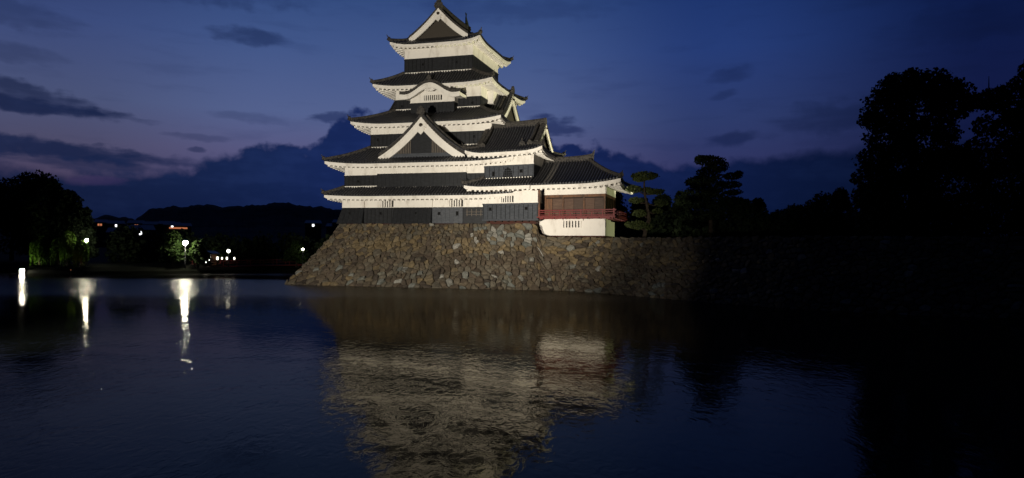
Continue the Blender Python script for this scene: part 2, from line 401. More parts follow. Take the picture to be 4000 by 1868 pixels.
def build_roof(F, rf, par, sides=(0, 1, 2, 3), pitch=0.36, low=None, name='roof', rows_gap=None, ue=None):
    """roof surface + tile rows = roof; eave (fascia, rafters, soffit) = sub part; hip ridges = sub part.
    low=(a,b) half sizes of the storey wall below"""
    surf = MB(F); tiles = MB(F)
    eave = MB(F); ridge = MB(F)
    for sd in sides:
        L = rf.A if sd in (0, 2) else rf.B
        lo, hi = (-L, L) if not ue or sd not in ue else ue[sd]
        n = max(8, int((hi - lo) / 0.9))
        us = [lo + (hi - lo) * i / n for i in range(n + 1)]
        extra = []
        if rf.kind != 'skirt' and sd in (1, 3):
            g = rf.G + rf.ov
            extra = [-g - 1e-3, -g, g, g + 1e-3]
        us = sorted(set(us + [e for e in extra if lo < e < hi]))
        rows = []
        for u in us:
            dm = rf.dmax(sd, u)
            rows.append([rf.pt(sd, u, dm * k / 6.0) for k in range(7)])
        surf.grid(rows)
        # tile edge strip
        surf.grid([[rf.pt(sd, u, 0.0), (lambda p: (p[0], p[1], p[2] - 0.13))(rf.pt(sd, u, 0.0))] for u in us])
        # tile rows
        k = int((hi - lo) / pitch)
        o_ = ((hi - lo) - k * pitch) / 2
        for i in range(k + 1):
            u = lo + o_ + i * pitch
            dm = rf.dmax(sd, u)
            if dm < 0.15: continue
            path = [Vector(rf.pt(sd, u, -0.06 + (dm + 0.04) * j / 6.0)) for j in range(7)]
            tiles.sweep(path, HALF, closed=False, cap=False)
            # end disk
            P = path[0]; a = Vector(rf.pt(sd, u + 0.085, -0.06)) - Vector(rf.pt(sd, u - 0.085, -0.06)); a = a * 0.5
            c0 = P
            ids = [tiles.p(*(c0 + a * math.cos(w) * 1.3 + Vector((0, 0, 0.12 * math.sin(w) + 0.01)))) for w in [math.pi * 2 * q / 6 for q in range(6)]]
            tiles.q(*ids)
        # fascia (white) two steps, soffit and rafters
        def off(u, d, dz):
            p = rf.pt(sd, u, d if d > 0 else 0.0)
            p0 = rf.pt(sd, u, 0.0)
            return p0, d, dz
        def ep(u, d, z):   # point at inset d with explicit height offset from the eave line, pulled in at the ends
            Lr = L - d
            uu = max(-Lr, min(Lr, u))
            z0 = rf.pt(sd, u, 0.0)[2]
            if sd == 0: return (uu, -(rf.B - d), z0 + z)
            if sd == 2: return (-uu, rf.B - d, z0 + z)
            if sd == 1: return (rf.A - d, uu, z0 + z)
            return (-(rf.A - d), -uu, z0 + z)
        ring = [(0.04, -0.13), (0.04, -0.42), (0.16, -0.42), (0.16, -0.50), (0.30, -0.50)]
        eave.grid([[ep(u, d, z) for d, z in ring] for u in us])
        a_l, b_l = low
        dw = (rf.B - b_l) if sd in (0, 2) else (rf.A - a_l)
        def wz(u):
            return 0.20 * dw - 0.42
        sof = []
        for u in us:
            z0 = rf.pt(sd, u, 0.0)[2] - rf.ze
            row = []
            for k2 in range(4):
                d = 0.30 + (dw + 0.02 - 0.30) * k2 / 3.0
                zz = -0.42 + (wz(u) + 0.42) * k2 / 3.0 - z0 * (k2 / 3.0) * 0.75
                row.append(ep(u, d, zz))
            sof.append(row)
        eave.grid(sof)
        kk = int((hi - lo) / 0.58)
        o2 = ((hi - lo) - kk * 0.58) / 2
        for i in range(kk + 1):
            u = lo + o2 + i * 0.58
            if abs(u) > L - 0.25: continue
            dd_ = min(dw, L - abs(u))
            if dd_ < 0.4: continue
            z0 = rf.pt(sd, u, 0.0)[2] - rf.ze
            def rp(uo, d, z):
                k2 = (d - 0.30) / max(0.1, dw - 0.28)
                zz = -0.42 + (wz(u) + 0.42) * k2 - z0 * k2 * 0.75 + z
                return ep(uo, d, zz)
            w = 0.12
            eave.hexa([rp(u - w, 0.18, -0.21), rp(u + w, 0.18, -0.21), rp(u + w, dd_, -0.19), rp(u - w, dd_, -0.19),
                       rp(u - w, 0.18, 0.03), rp(u + w, 0.18, 0.03), rp(u + w, dd_, 0.02), rp(u - w, dd_, 0.02)])
    # hip ridges
    def hip(sx, sy):
        if rf.kind == 'skirt':
            pts = []
            for k in range(9):
                t = k / 8.0
                x = sx * (rf.A - rf.DX * t); y = sy * (rf.B - rf.DY * t)
                z = rf.h(t) + rf.lf(1.0, t)
                pts.append(Vector((x, y, z)))
        else:
            pts = []
            for k in range(9):
                d = rf.HD * k / 8.0
                pts.append(Vector((sx * (rf.A - d), sy * (rf.B - d), rf.h(d / rf.D) + rf.lf(1.0, d / rf.HD))))
        tip = pts[0] + (pts[0] - pts[1]).normalized() * 0.12 + Vector((0, 0, 0.10))
        pr = [(-0.17, -0.05), (-0.17, 0.20), (-0.10, 0.30), (0.10, 0.30), (0.17, 0.20), (0.17, -0.05)]
        ridge.sweep([tip] + pts, pr, True, True)
        d0 = (tip - pts[2]).normalized()
        ridge.sweep([tip - d0 * 0.05, tip + d0 * 0.16 + Vector((0, 0, 0.10))], [(-0.20, -0.08), (-0.22, 0.26), (0, 0.42), (0.22, 0.26), (0.20, -0.08)], True, True, scales=[1, 0.8])
        ridge.sweep([tip + Vector((0, 0, 0.30)), tip + d0 * 0.15 + Vector((0, 0, 0.42)), tip + d0 * 0.26 + Vector((0, 0, 0.60))], [(-0.06, -0.05), (-0.06, 0.06), (0.06, 0.06), (0.06, -0.05)], True, True, scales=[1, 0.8, 0.3])
    corners = []
    if 0 in sides and 1 in sides: corners.append((1, -1))
    if 0 in sides and 3 in sides: corners.append((-1, -1))
    if 2 in sides and 1 in sides: corners.append((1, 1))
    if 2 in sides and 3 in sides: corners.append((-1, 1))
    surf_n = len(surf.v)
    surf.v += tiles.v; surf.f += [tuple(i + surf_n for i in f) for f in tiles.f]; surf.mi += [1] * len(tiles.f); surf.sm += tiles.sm
    ro = surf.build(name, [M['pan'], M['tile']], par)
    eave.build('eave', M['plaster'], ro)
    for c_ in corners:
        ridge.v = []; ridge.f = []; ridge.mi = []; ridge.sm = []
        hip(*c_)
        ridge.build('hip_ridge', M['ridge'], ro)
    return ro

def teeth(mb, F, x0, x1, H, z, pitch=0.30):
    """white plaster strip with hanging triangles above tile rows; H(s,z,n)"""
    n = int((x1 - x0) / pitch)
    mb.hexa([H(x0, z, 0.0), H(x1, z, 0.0), H(x1, z, 0.07), H(x0, z, 0.07), H(x0, z + 0.05, 0), H(x1, z + 0.05, 0), H(x1, z + 0.05, 0.07), H(x0, z + 0.05, 0.07)])
    for i in range(n):
        a = x0 + (i + 0.1) * (x1 - x0) / n; b = x0 + (i + 0.9) * (x1 - x0) / n
        mb.prism([(a, z + 0.003), (b, z + 0.003), ((a + b) / 2, z - 0.17)], 0.004, 0.064, H)

def storey(F, par, a, b, z0, zb, z1, cname='weatherboard', cm='black', a0=None, b0=None, battens=0.52):
    """white plaster ring zb..z1 and black boarded ring z0..zb, optional flare at the foot (a0,b0)"""
    mb = MB(F)
    mb.box(-a, a, -b, b, zb - 0.3, z1)
    mb.box(-a - 0.05, a + 0.05, -b - 0.05, b + 0.05, zb, zb + 0.07)   # drip lip
    w = mb.build('plaster_wall', M['plaster'], par)
    a0 = a0 or a; b0 = b0 or b
    mb = MB(F)
    e = 0.035
    mb.hexa([(-a0 - e, -b0 - e, z0), (a0 + e, -b0 - e, z0), (a0 + e, b0 + e, z0), (-a0 - e, b0 + e, z0), (-a - e, -b - e, zb - 0.004), (a + e, -b - e, zb - 0.004), (a + e, b + e, zb - 0.004), (-a - e, b + e, zb - 0.004)])
    def bat(side, u, wd=0.026, pr=0.012):
        L0, L1 = (b0, b) if side in (0, 2) else (a0, a)
        M0 = (a0 / a) if side in (0, 2) else (b0 / b)
        P = []
        for (z, LL, mm) in ((z0, L0, M0), (zb - 0.004, L1, 1.0)):
            for du, dn in ((-wd, e - 0.01), (wd, e - 0.01), (wd, e + pr), (-wd, e + pr)):
                uu = u * mm + du
                n = LL + dn
                P.append({0: (uu, -n, z), 2: (-uu, n, z), 1: (n, uu, z), 3: (-n, -uu, z)}[side])
        mb.cur = 1; mb.hexa(P); mb.cur = 0
    for side in (0, 1, 3):
        L = a if side == 0 else b
        k = int(2 * L / battens)
        for i in range(k + 1):
            bat(side, -L + 0.05 + i * (2 * L - 0.1) / k)
    # head and foot rails
    for (zz, wdt) in ((zb - 0.16, 0.14),):
        mb.box(-a - e - 0.04, a + e + 0.04, -b - e - 0.04, b + e + 0.04, zz, zz + wdt)
    c = mb.build(cname, [M[cm], M['hole']], par)
    return w, c

def lattice(F, par, H, s0, s1, z0, z1, nb, depth=0.16, wall='plaster', name='lattice_window'):
    """vertical-bar window: dark recess panel and plastered bars standing on the wall face (n = outward)"""
    mb = MB(F)
    mb.hexa([H(s0, z0, 0.0), H(s1, z0, 0.0), H(s1, z0, 0.012), H(s0, z0, 0.012), H(s0, z1, 0.0), H(s1, z1, 0.0), H(s1, z1, 0.012), H(s0, z1, 0.012)])
    o = mb.build(name, M['hole'], par)
    mb = MB(F)
    w = (s1 - s0) / (nb + 0.45)
    for i in range(nb):
        a = s0 + w * (i + 0.42); b = a + w * 0.52
        mb.hexa([H(a, z0, 0.012), H(b, z0, 0.012), H(b, z0, depth), H(a, z0, depth), H(a, z1, 0.012), H(b, z1, 0.012), H(b, z1, depth), H(a, z1, depth)])
    mb.build('window_bars', M[wall], o)
    return o
def gunport(F, par, H, s, z, w=0.16, h=0.30):
    mb = MB(F)
    f = 0.05
    # frame
    for (a, b, c, d) in ((s - w - f, s - w, z - h - f, z + h + f), (s + w, s + w + f, z - h - f, z + h + f), (s - w, s + w, z + h, z + h + f), (s - w, s + w, z - h - f, z - h)):
        mb.hexa([H(a, c, 0.02), H(b, c, 0.02), H(b, c, 0.09), H(a, c, 0.09), H(a, d, 0.02), H(b, d, 0.02), H(b, d, 0.09), H(a, d, 0.09)])
    mb.cur = 1
    mb.hexa([H(s - w, z - h, 0.02), H(s + w, z - h, 0.02), H(s + w, z - h, 0.045), H(s - w, z - h, 0.045), H(s - w, z + h, 0.02), H(s + w, z + h, 0.02), H(s + w, z + h, 0.045), H(s - w, z + h, 0.045)])
    return mb.build('gun_port', [M['black'], M['hole']], par)

def gable_parts(F, par, H, W, zf, rise, pa, n_face, n_over, bw=0.62, verge=0.32, pend=0.5, wallm='gablewall', curve=None, lattice_bars=False, zbase=None, tile_dots=True):
    """white curved barge boards, hanging pendant, gable wall, dark verge.  H(s,z,n): n outward from wall face"""
    N = 14
    def c(s_):   # roof line height at |s| = s_
        if curve: return curve(s_)
        t = 1 - s_ / W
        return zf + rise * (pa * t + (1 - pa) * t * t)
    bb = MB(F)
    for sg in (-1, 1):
        upl = [(sg * W * k / N, c(W * k / N) - 0.02) for k in range(N + 1)]
        lol = []
        for k in range(N + 1):
            s_ = W * k / N
            lol.append((sg * max(0.0, s_ - (0.0 if k == 0 else 0.10)), c(s_) - bw * (1.32 - 0.42 * k / N)))
        if sg < 0: pass
        bb.strip(upl, lol, n_over - 0.14, n_over, H)
        lo2 = [(u[0], u[1] - bw * 0.30) for u in upl]
        bb.strip(upl, lo2, n_over, n_over + 0.05, H)
        lo3 = [(l[0], l[1] + 0.09) for l in lol]
        bb.strip(lo3, lol, n_over, n_over + 0.035, H)
    o = bb.build('barge_board', M['plaster'], par)
    if pend:
        g = MB(F); z = c(0) - bw * 1.38; k = pend * 1.15
        shp = [(-0.15, 0.55), (0.15, 0.55), (0.30, 0.25), (0.62, 0.16), (0.75, 0.0), (0.98, 0.02), (0.62, -0.12), (0.60, -0.42), (0.36, -0.80), (0.0, -1.12), (-0.36, -0.80), (-0.60, -0.42), (-0.62, -0.12), (-0.98, 0.02), (-0.75, 0.0), (-0.62, 0.16), (-0.30, 0.25)]
        for sg in (-1, 1):
            half = [(abs(x) * sg * k, z + y * k) for x, y in shp[1:10]]
            ctr = [(0, z + 0.55 * k)] + half if sg > 0 else [(0, z + 0.55 * k)] + half
            g.prism(ctr, n_over - 0.02, n_over + 0.12, H)
        g.build('pendant', M['plaster'], par)
        g = MB(F); rr = 0.15 * k / 0.5
        g.prism([(rr * math.cos(q * math.pi / 4), z + 0.42 * k + rr * math.sin(q * math.pi / 4)) for q in range(8)], n_over + 0.10, n_over + 0.17, H)
        g.build('pendant_boss', M['darkwood'], par)
    # gable wall
    gw = MB(F)
    zb = zbase if zbase is not None else zf
    pl = [(-W * k / N, c(W * k / N) - bw * 0.6) for k in range(N, 0, -1)] + [(W * k / N, c(W * k / N) - bw * 0.6) for k in range(0, N + 1)]
    for i in range(len(pl) - 1):
        gw.hexa([H(pl[i][0], zb - 0.4, -0.12), H(pl[i + 1][0], zb - 0.4, -0.12), H(pl[i + 1][0], zb - 0.4, 0.0), H(pl[i][0], zb - 0.4, 0.0),
                 H(pl[i][0], max(pl[i][1], zb - 0.39), -0.12), H(pl[i + 1][0], max(pl[i + 1][1], zb - 0.39), -0.12), H(pl[i + 1][0], max(pl[i + 1][1], zb - 0.39), 0.0), H(pl[i][0], max(pl[i][1], zb - 0.39), 0.0)])
    if lattice_bars:
        x = -W * 0.62; gw.cur = 1
        while x < W * 0.62:
            if abs(x) > 1.1 or False:
                zt = c(abs(x)) - bw * 1.0
                gw.hexa([H(x - 0.05, zb + 0.15, 0.0), H(x + 0.05, zb + 0.15, 0.0), H(x + 0.05, zb + 0.15, 0.07), H(x - 0.05, zb + 0.15, 0.07), H(x - 0.05, zt, 0.0), H(x + 0.05, zt, 0.0), H(x + 0.05, zt, 0.07), H(x - 0.05, zt, 0.07)])
            x += 0.21
    gw.build('gable_wall', [M[wallm], M['gablebar']], par)
    # verge : dark thick tile edge with round tile ends
    vg = MB(F)
    for sg in (-1, 1):
        lo_ = [(sg * W * k / N, c(W * k / N) - 0.02) for k in range(N + 1)]
        up_ = [(sg * (W * k / N), c(W * k / N) + verge) for k in range(N + 1)]
        vg.strip(up_, lo_, n_over - 0.55, n_over + 0.02, H)
        if tile_dots:
            ln = 0.0; k = 1
            steps = int(W * 1.3 / 0.34)
            for q in range(1, steps):
                s_ = W * q / steps; zc = c(s_) + 0.06
                ids0 = [(sg * s_ + 0.085 * math.cos(w), zc + 0.085 * math.sin(w)) for w in [math.pi * 2 * j / 6 for j in range(6)]]
                vg.prism(ids0, n_over + 0.0, n_over + 0.12, H)
    vg.build('verge_tile', M['ridge'], par)
    return c

def ridge_bar(F, P0, P1, par, w=0.26, h=0.55, name='ridge', sag=0.0, mt='ridge', n=8):
    mb = MB(F)
    P0 = Vector(P0); P1 = Vector(P1)
    path = []
    for i in range(n + 1):
        t = i / n
        path.append(P0.lerp(P1, t) + Vector((0, 0, sag * (2 * t - 1) ** 2)))
    pr = [(-w, -0.25), (-w, h * 0.35), (-w * 0.8, h * 0.36), (-w * 0.8, h * 0.7), (-w * 0.95, h * 0.72), (-w * 0.6, h), (w * 0.6, h), (w * 0.95, h * 0.72), (w * 0.8, h * 0.7), (w * 0.8, h * 0.36), (w, h * 0.35), (w, -0.25)]
    mb.sweep(path, pr, True, True)
    return mb.build(name, M[mt], par)
def demon_tile(F, par, H, s, z, n, k=1.0):
    mb = MB(F)
    shp = [(-0.45, -0.35), (-0.62, 0.0), (-0.5, 0.12), (-0.56, 0.36), (-0.32, 0.42), (-0.25, 0.66), (-0.08, 0.66), (0, 0.8), (0.08, 0.66), (0.25, 0.66), (0.32, 0.42), (0.56, 0.36), (0.5, 0.12), (0.62, 0.0), (0.45, -0.35)]
    mb.prism([(s + x * k, z + y * k) for x, y in shp], n - 0.16, n + 0.12, H)
    mb.build('end_tile', M['ridge'], par)
def fish_finial(F, par, base, fw, k=1.0, name='fish_finial'):
    """dolphin-like ridge ornament: head down at the ridge, body curving up to a forked tail. fw = +-1 direction of the ridge end (local y)"""
    mb = MB(F); mb.smooth = True
    x, y, z = base
    path = [Vector((x, y - fw * 0.05, z - 0.15)), Vector((x, y + fw * 0.10, z + 0.15)), Vector((x, y + fw * 0.06, z + 0.5)), Vector((x, y - fw * 0.12, z + 0.85)), Vector((x, y - fw * 0.22, z + 1.15)), Vector((x, y - fw * 0.18, z + 1.4))]
    path = [Vector(base) + (p - Vector(base)) * k for p in path]
    prof = [(0.26 * k * math.cos(w), 0.26 * k * math.sin(w)) for w in [math.pi * 2 * j / 8 for j in range(8)]]
    mb.sweep(path, prof, True, True, upv=Vector((1, 0, 0)), scales=[1.0, 1.15, 0.85, 0.6, 0.38, 0.2])
    b = Vector(base)
    H = lambda s_, z_, n_: (x + n_, y + s_, z_)
    mb.smooth = False
    t = z + 1.35 * k; sy = -fw * 0.19 * k
    mb.prism([(sy, t - 0.15 * k), (sy - 0.28 * k, t + 0.38 * k), (sy - 0.02 * k, t + 0.20 * k), (sy + 0.25 * k, t + 0.42 * k)], -0.05 * k, 0.05 * k, H)
    mb.prism([(fw * 0.30 * k, z + 0.2 * k), (fw * 0.50 * k, z + 0.5 * k), (fw * 0.2 * k, z + 0.62 * k)], -0.04 * k, 0.04 * k, H)
    for j in range(3):
        zz = z + (0.35 + 0.3 * j) * k
        mb.prism([(-fw * 0.1 * k, zz), (-fw * (0.42 - 0.08 * j) * k, zz + 0.12 * k), (-fw * 0.12 * k, zz + 0.22 * k)], -0.03 * k, 0.03 * k, H)
    return mb.build(name, M['bronze'], par)

# ================================================================== MAIN KEEP
KC = (-33.94, 86.45)
FK = lambda x, y, z: (x + KC[0], y + KC[1], z)
keep = empty('castle_keep', (KC[0], KC[1], 6.66), 'tall five-roofed castle keep with white plaster above black boards, on the stone wall', 'castle keep')
storey(FK, keep, 4.45, 4.93, 25.22, 27.10, 28.75)
storey(FK, keep, 5.56, 4.97, 20.60, 22.10, 23.75)
storey(FK, keep, 7.69, 7.29, 15.80, 17.55, 19.05)
storey(FK, keep, 9.85, 9.60, 10.90, 12.40, 14.05)
storey(FK, keep, 9.95, 9.70, 6.68, 8.57, 10.15)
rt = Roof(5.85, 6.35, 28.62, 4.45, 5.85, 0.5, 0.50, 'irimoya', G=4.45, ov=0.5).setup()
r4 = Roof(7.68, 7.15, 23.48, 1.85, 3.23, 0.72, 0.42, 'skirt', DY=2.22)
r3 = Roof(9.45, 9.25, 18.60, 2.20, 3.89, 0.72, 0.45, 'skirt', DY=4.28)
r2 = Roof(11.60, 11.35, 13.68, 2.28, 3.91, 0.74, 0.42, 'skirt', DY=4.06)
r1 = Roof(11.60, 11.35, 9.93, 1.08, 1.75, 0.85, 0.20, 'skirt', DY=1.75)
build_roof(FK, rt, keep, low=(4.45, 4.93))
build_roof(FK, r4, keep, low=(5.56, 4.97))
build_roof(FK, r3, keep, low=(7.69, 7.29))
build_roof(FK, r2, keep, low=(9.85, 9.60))
build_roof(FK, r1, keep, low=(9.95, 9.70))
mb = MB(FK)
def Hf(yf, cx=0.0): return lambda s, z, n: (s + cx, yf - n, z)
def Hr(xf, cy=0.0): return lambda s, z, n: (xf + n, s + cy, z)
for (a, b, z) in ((4.45, 4.93, 25.33), (5.56, 4.97, 20.86), (7.69, 7.29, 15.98), (9.85, 9.60, 11.08)):
    teeth(mb, FK, -a, a, Hf(-b - 0.08), z)
    teeth(mb, FK, -b, b, Hr(a + 0.08), z)
mb.build('plaster_teeth', M['plaster'], keep)
# projecting middle part of the second storey
mb = MB(FK); mb.box(-5.5, 5.6, -9.74, -9.55, 12.56, 13.9); mb.box(-5.55, 5.65, -9.80, -9.60, 12.52, 12.58); mb.build('plaster_wall', M['plaster'], keep)
mb = MB(FK); mb.box(-5.5, 5.6, -9.80, -9.55, 10.95, 12.515)
for i in range(23):
    u = -5.46 + i * 11.0 / 22; mb.box(u - 0.03, u + 0.03, -9.835, -9.79, 10.95, 12.515)
mb.build('weatherboard', M['black'], keep)
# top gables
def dormer_slopes(F, par, H, W, c, n_in, n_out, zo=0.0, name='dormer_roof', pitch=0.36, thick=0.3, ridge_h=0.5, desc=True):
    mb = MB(F)
    N = 10
    for sg in (-1, 1):
        mb.cur = 0; mb.grid([[H(sg * W * k / N, c(W * k / N) + zo, n) for n in (n_in, n_out)] for k in range(N + 1)]); mb.cur = 1
        k = int((n_out - n_in) / pitch)
        for i in range(k):
            n = n_out - 0.15 - i * pitch
            path = [Vector(H(sg * W * j / 8.0, c(W * j / 8.0) + zo, n)) for j in range(9)]
            mb.sweep(path, HALF, closed=False, cap=False)
    o = mb.build(name, [M['pan'], M['tile']], par)
    if desc:
        for sg in (-1, 1):
            mb = MB(F)
            path = [Vector(H(sg * W * (0.04 + 0.88 * j / 8.0), c(W * (0.04 + 0.88 * j / 8.0)) + zo, n_out - 0.75)) for j in range(9)]
            mb.sweep(path, [(-0.16, -0.05), (-0.16, 0.26), (-0.08, 0.34), (0.08, 0.34), (0.16, 0.26), (0.16, -0.05)], True, True)
            e = Vector(H(sg * W * 0.94, c(W * 0.94) + zo + 0.1, n_out - 0.75))
            mb.sweep([e - (path[-1] - path[-2]).normalized() * 0.1, e + (path[-1] - path[-2]).normalized() * 0.12], [(-0.24, -0.15), (-0.26, 0.30), (0, 0.45), (0.26, 0.30), (0.24, -0.15)], True, True)
            mb.build('descending_ridge', M['ridge'], o)
    return o
ctop = lambda s: rt.h((5.85 - min(s, 5.85)) / 5.85)
for sg, lab in ((-1, 'front'), (1, 'rear')):
    H = (lambda s, z, n: (s, -4.45 - n, z)) if sg < 0 else (lambda s, z, n: (s, 4.45 + n, z))
    gable_parts(FK, keep, H, 3.85, 29.6, 3.4, 0.5, 0, 0.62, bw=0.70, verge=0.30, pend=0.55, curve=ctop, zbase=29.4)
    for s2 in (-1, 1):
        mb = MB(FK)
        path = [Vector(H(s2 * (0.2 + 3.6 * j / 8.0), ctop(0.2 + 3.6 * j / 8.0), -0.35)) for j in range(9)]
        mb.sweep(path, [(-0.17, -0.05), (-0.17, 0.30), (-0.08, 0.38), (0.08, 0.38), (0.17, 0.30), (0.17, -0.05)], True, True)
        e = path[-1]; dv = (path[-1] - path[-2]).normalized()
        mb.sweep([e - dv * 0.05, e + dv * 0.15], [(-0.24, -0.15), (-0.26, 0.36), (0, 0.5), (0.26, 0.36), (0.24, -0.15)], True, True)
        mb.build('descending_ridge', M['ridge'], keep)
    demon_tile(FK, keep, H, 0, 33.35, 0.62, 0.9)
ridge_bar(FK, (0, -4.95, 33.12), (0, 4.95, 33.12), keep, 0.24, 0.62, sag=0.12)
fish_finial(FK, keep, (0, -4.75, 33.75), -1, 0.98)
fish_finial(FK, keep, (0, 4.75, 33.75), 1, 0.98)
# big triangular dormer gable on the front of the second roof
Hc = Hf(-9.95, 0.2)
cc = gable_parts(FK, keep, Hc, 5.35, 14.42, 4.5, 0.62, 0, 0.30, bw=0.92, verge=0.36, pend=0.62, lattice_bars=True, zbase=14.55, wallm='black')
mb = MB(FK); mb.box(-1.05, 1.45, -10.06, -9.95, 14.6, 16.9); mb.build('gable_shutter', M['black'], keep)
mb = MB(FK); mb.box(-3.6, 4.0, -10.10, -9.90, 14.30, 14.75); mb.build('gable_beam', M['greyboard'], keep)
dormer_slopes(FK, keep, Hc, 5.35, cc, -2.75, 0.32, 0.36)
ridge_bar(FK, (0.2, -10.15, 19.2), (0.2, -7.2, 19.2), keep, 0.2, 0.38)
demon_tile(FK, keep, Hc, 0, 19.45, 0.40, 0.88)
# dormer gable on the right side of the third roof
Hs = Hr(7.55, 0.15)
cs = gable_parts(FK, keep, Hs, 4.5, 19.45, 3.75, 0.60, 0, 0.42, bw=0.66, verge=0.32, pend=0.5, zbase=19.3)
dormer_slopes(FK, keep, Hs, 4.5, cs, -2.1, 0.44, 0.32)
ridge_bar(FK, (5.5, 0.15, 23.45), (7.9, 0.15, 23.45), keep, 0.2, 0.36)
demon_tile(FK, keep, Hs, 0, 23.65, 0.45, 0.75)
# left and rear counterparts keep the building whole from other sides
Hl = lambda s, z, n: (-7.55 - n, s, z)
cl_ = gable_parts(FK, keep, Hl, 4.5, 19.45, 3.75, 0.60, 0, 0.42, bw=0.66, verge=0.32, pend=0.5, zbase=19.3)
dormer_slopes(FK, keep, Hl, 4.5, cl_, -2.1, 0.44, 0.32)
# bay with undulating (curved) gable on the fourth level front
mb = MB(FK); mb.box(-3.05, 2.65, -6.15, -4.9, 21.40, 22.75); mb.box(-3.1, 2.7, -6.2, -4.9, 21.37, 21.44); mb.build('bay_plaster', M['plaster'], keep)
mb = MB(FK); mb.box(-3.02, 2.62, -6.12, -4.9, 19.2, 21.365)
for i in range(12):
    u = -2.98 + i * 5.56 / 11; mb.box(u - 0.03, u + 0.03, -6.16, -6.1, 19.2, 21.36)
mb.build('bay_weatherboard', M['black'], keep)
Hk = Hf(-6.15, -0.1)
WK = 3.85
def ck(s):
    s = min(abs(s), WK)
    return 22.12 + 1.36 * (0.5 + 0.5 * math.cos(math.pi * min(1.0, s / (WK * 0.84)))) + 0.12 * (s / WK) ** 4
def curved_gable():
    N = 20
    bb = MB(FK)
    up_ = [(-WK + 2 * WK * k / N, 0) for k in range(N + 1)]
    upl = [(s, ck(s)) for s, _ in up_]
    lol = [(s, ck(s) - 0.52 - 0.10 * math.cos(s / WK * 1.5)) for s, _ in up_]
    mid = [(s, ck(s) - 0.20) for s, _ in up_]
    bb.strip(upl, lol, 1.02, 1.20, Hk); bb.strip(upl, mid, 1.20, 1.27, Hk)
    bb.build('barge_board', M['plaster'], keep)
    g = MB(FK)
    pl = [(s, ck(s) - 0.3) for s in [-2.75 + 5.5 * k / 14 for k in range(15)]]
    for i in range(14):
        g.hexa([Hk(pl[i][0], 22.0, -0.1), Hk(pl[i + 1][0], 22.0, -0.1), Hk(pl[i + 1][0], 22.0, 0.03), Hk(pl[i][0], 22.0, 0.03), Hk(pl[i][0], pl[i][1], -0.1), Hk(pl[i + 1][0], pl[i + 1][1], -0.1), Hk(pl[i + 1][0], pl[i + 1][1], 0.03), Hk(pl[i][0], pl[i][1], 0.03)])
    g.build('gable_wall', M['plaster'], keep)
    g = MB(FK)
    for sg in (-1, 1):
        g.prism([(0, 22.80), (sg * 0.35, 22.84), (sg * 0.75, 22.62), (sg * 0.45, 22.56), (sg * 0.22, 22.42), (0, 22.52)], 0.98, 1.12, Hk)
    g.build('pendant', M['plaster'], keep)
    v = MB(FK)
    v.strip([(s, z + 0.40) for s, z in upl], upl, 0.80, 1.24, Hk)
    for q in range(1, 24):
        s = -WK + 2 * WK * q / 24; zc = ck(s) + 0.08
        v.prism([(s + 0.09 * math.cos(w), zc + 0.09 * math.sin(w)) for w in [math.pi * 2 * j / 6 for j in range(6)]], 1.23, 1.34, Hk)
    v.build('verge_tile', M['ridge'], keep)
    t = MB(FK)
    t.grid([[Hk(s, ck(s) + 0.30, n) for n in (-1.3, 1.22)] for s, _ in up_])
    for i in range(7):
        n = 0.9 - i * 0.34
        for sg in (-1, 1):
            t.sweep([Vector(Hk(sg * WK * j / 10.0, ck(WK * j / 10.0) + 0.30, n)) for j in range(11)], HALF, closed=False, cap=False)
    o = t.build('curved_roof', M['tile'], keep)
    u = MB(FK)
    u.grid([[Hk(s, ck(s) - 0.28, n) for n in (-1.2, 1.05)] for s, _ in up_])
    u.grid([[Hk(s, z, n) for z in (ck(s) - 0.45, ck(s) - 0.05)] for s, n in ((WK, 1.0), (WK, -1.2))])
    u.build('eave', M['plaster'], o)
curved_gable()
ridge_bar(FK, (-0.1, -7.1, 23.85), (-0.1, -5.2, 23.85), keep, 0.16, 0.3)
demon_tile(FK, keep, Hk, 0, 24.0, 1.3, 0.5)
lattice(FK, keep, Hf(-6.19, 0), -1.25, 1.05, 21.62, 22.22, 8, 0.10)
# side bay below the upper eave at the right (plastered, lit)
mb = MB(FK); mb.box(5.5, 6.35, -2.6, 2.6, 21.6, 23.2); mb.build('side_bay', M['plaster'], keep)
# ground floor windows, ports and flared corners
Hg = Hf(-9.70)
lattice(FK, keep, Hg, -5.02, -3.40, 8.60, 9.52, 5, 0.20)
lattice(FK, keep, Hg, 3.58, 5.20, 8.60, 9.52, 5, 0.20)
def flare(x0, x1, mt='black', dn=0.62, dxl=0.0, zt=8.563):
    mb = MB(FK)
    mb.hexa([(x0 - dxl, -9.7 - dn, 6.67), (x1, -9.7 - dn, 6.67), (x1, -9.6, 6.67), (x0 - dxl, -9.6, 6.67), (x0, -9.84, zt), (x1, -9.84, zt), (x1, -9.6, zt), (x0, -9.6, zt)])
    n = int((x1 - x0) / 0.5)
    for i in range(n + 1):
        u = x0 + 0.04 + (x1 - x0 - 0.08) * i / n; ul = (x0 - dxl) + 0.04 + (x1 - x0 + dxl - 0.08) * i / n
        mb.hexa([(ul - 0.03, -9.74 - dn, 6.68), (ul + 0.03, -9.74 - dn, 6.68), (ul + 0.03, -9.70 - dn, 6.68), (ul - 0.03, -9.70 - dn, 6.68), (u - 0.03, -9.88, zt), (u + 0.03, -9.88, zt), (u + 0.03, -9.84, zt), (u - 0.03, -9.84, zt)])
    mb.build('stone_drop_bay', M[mt], keep)
flare(-9.98, -7.15, 'black', 0.62, 0.5)
flare(-3.30, 1.50, 'black', 0.62)
mb = MB(FK); mb.box(1.54, 5.25, -9.86, -9.70, 6.75, 8.565)
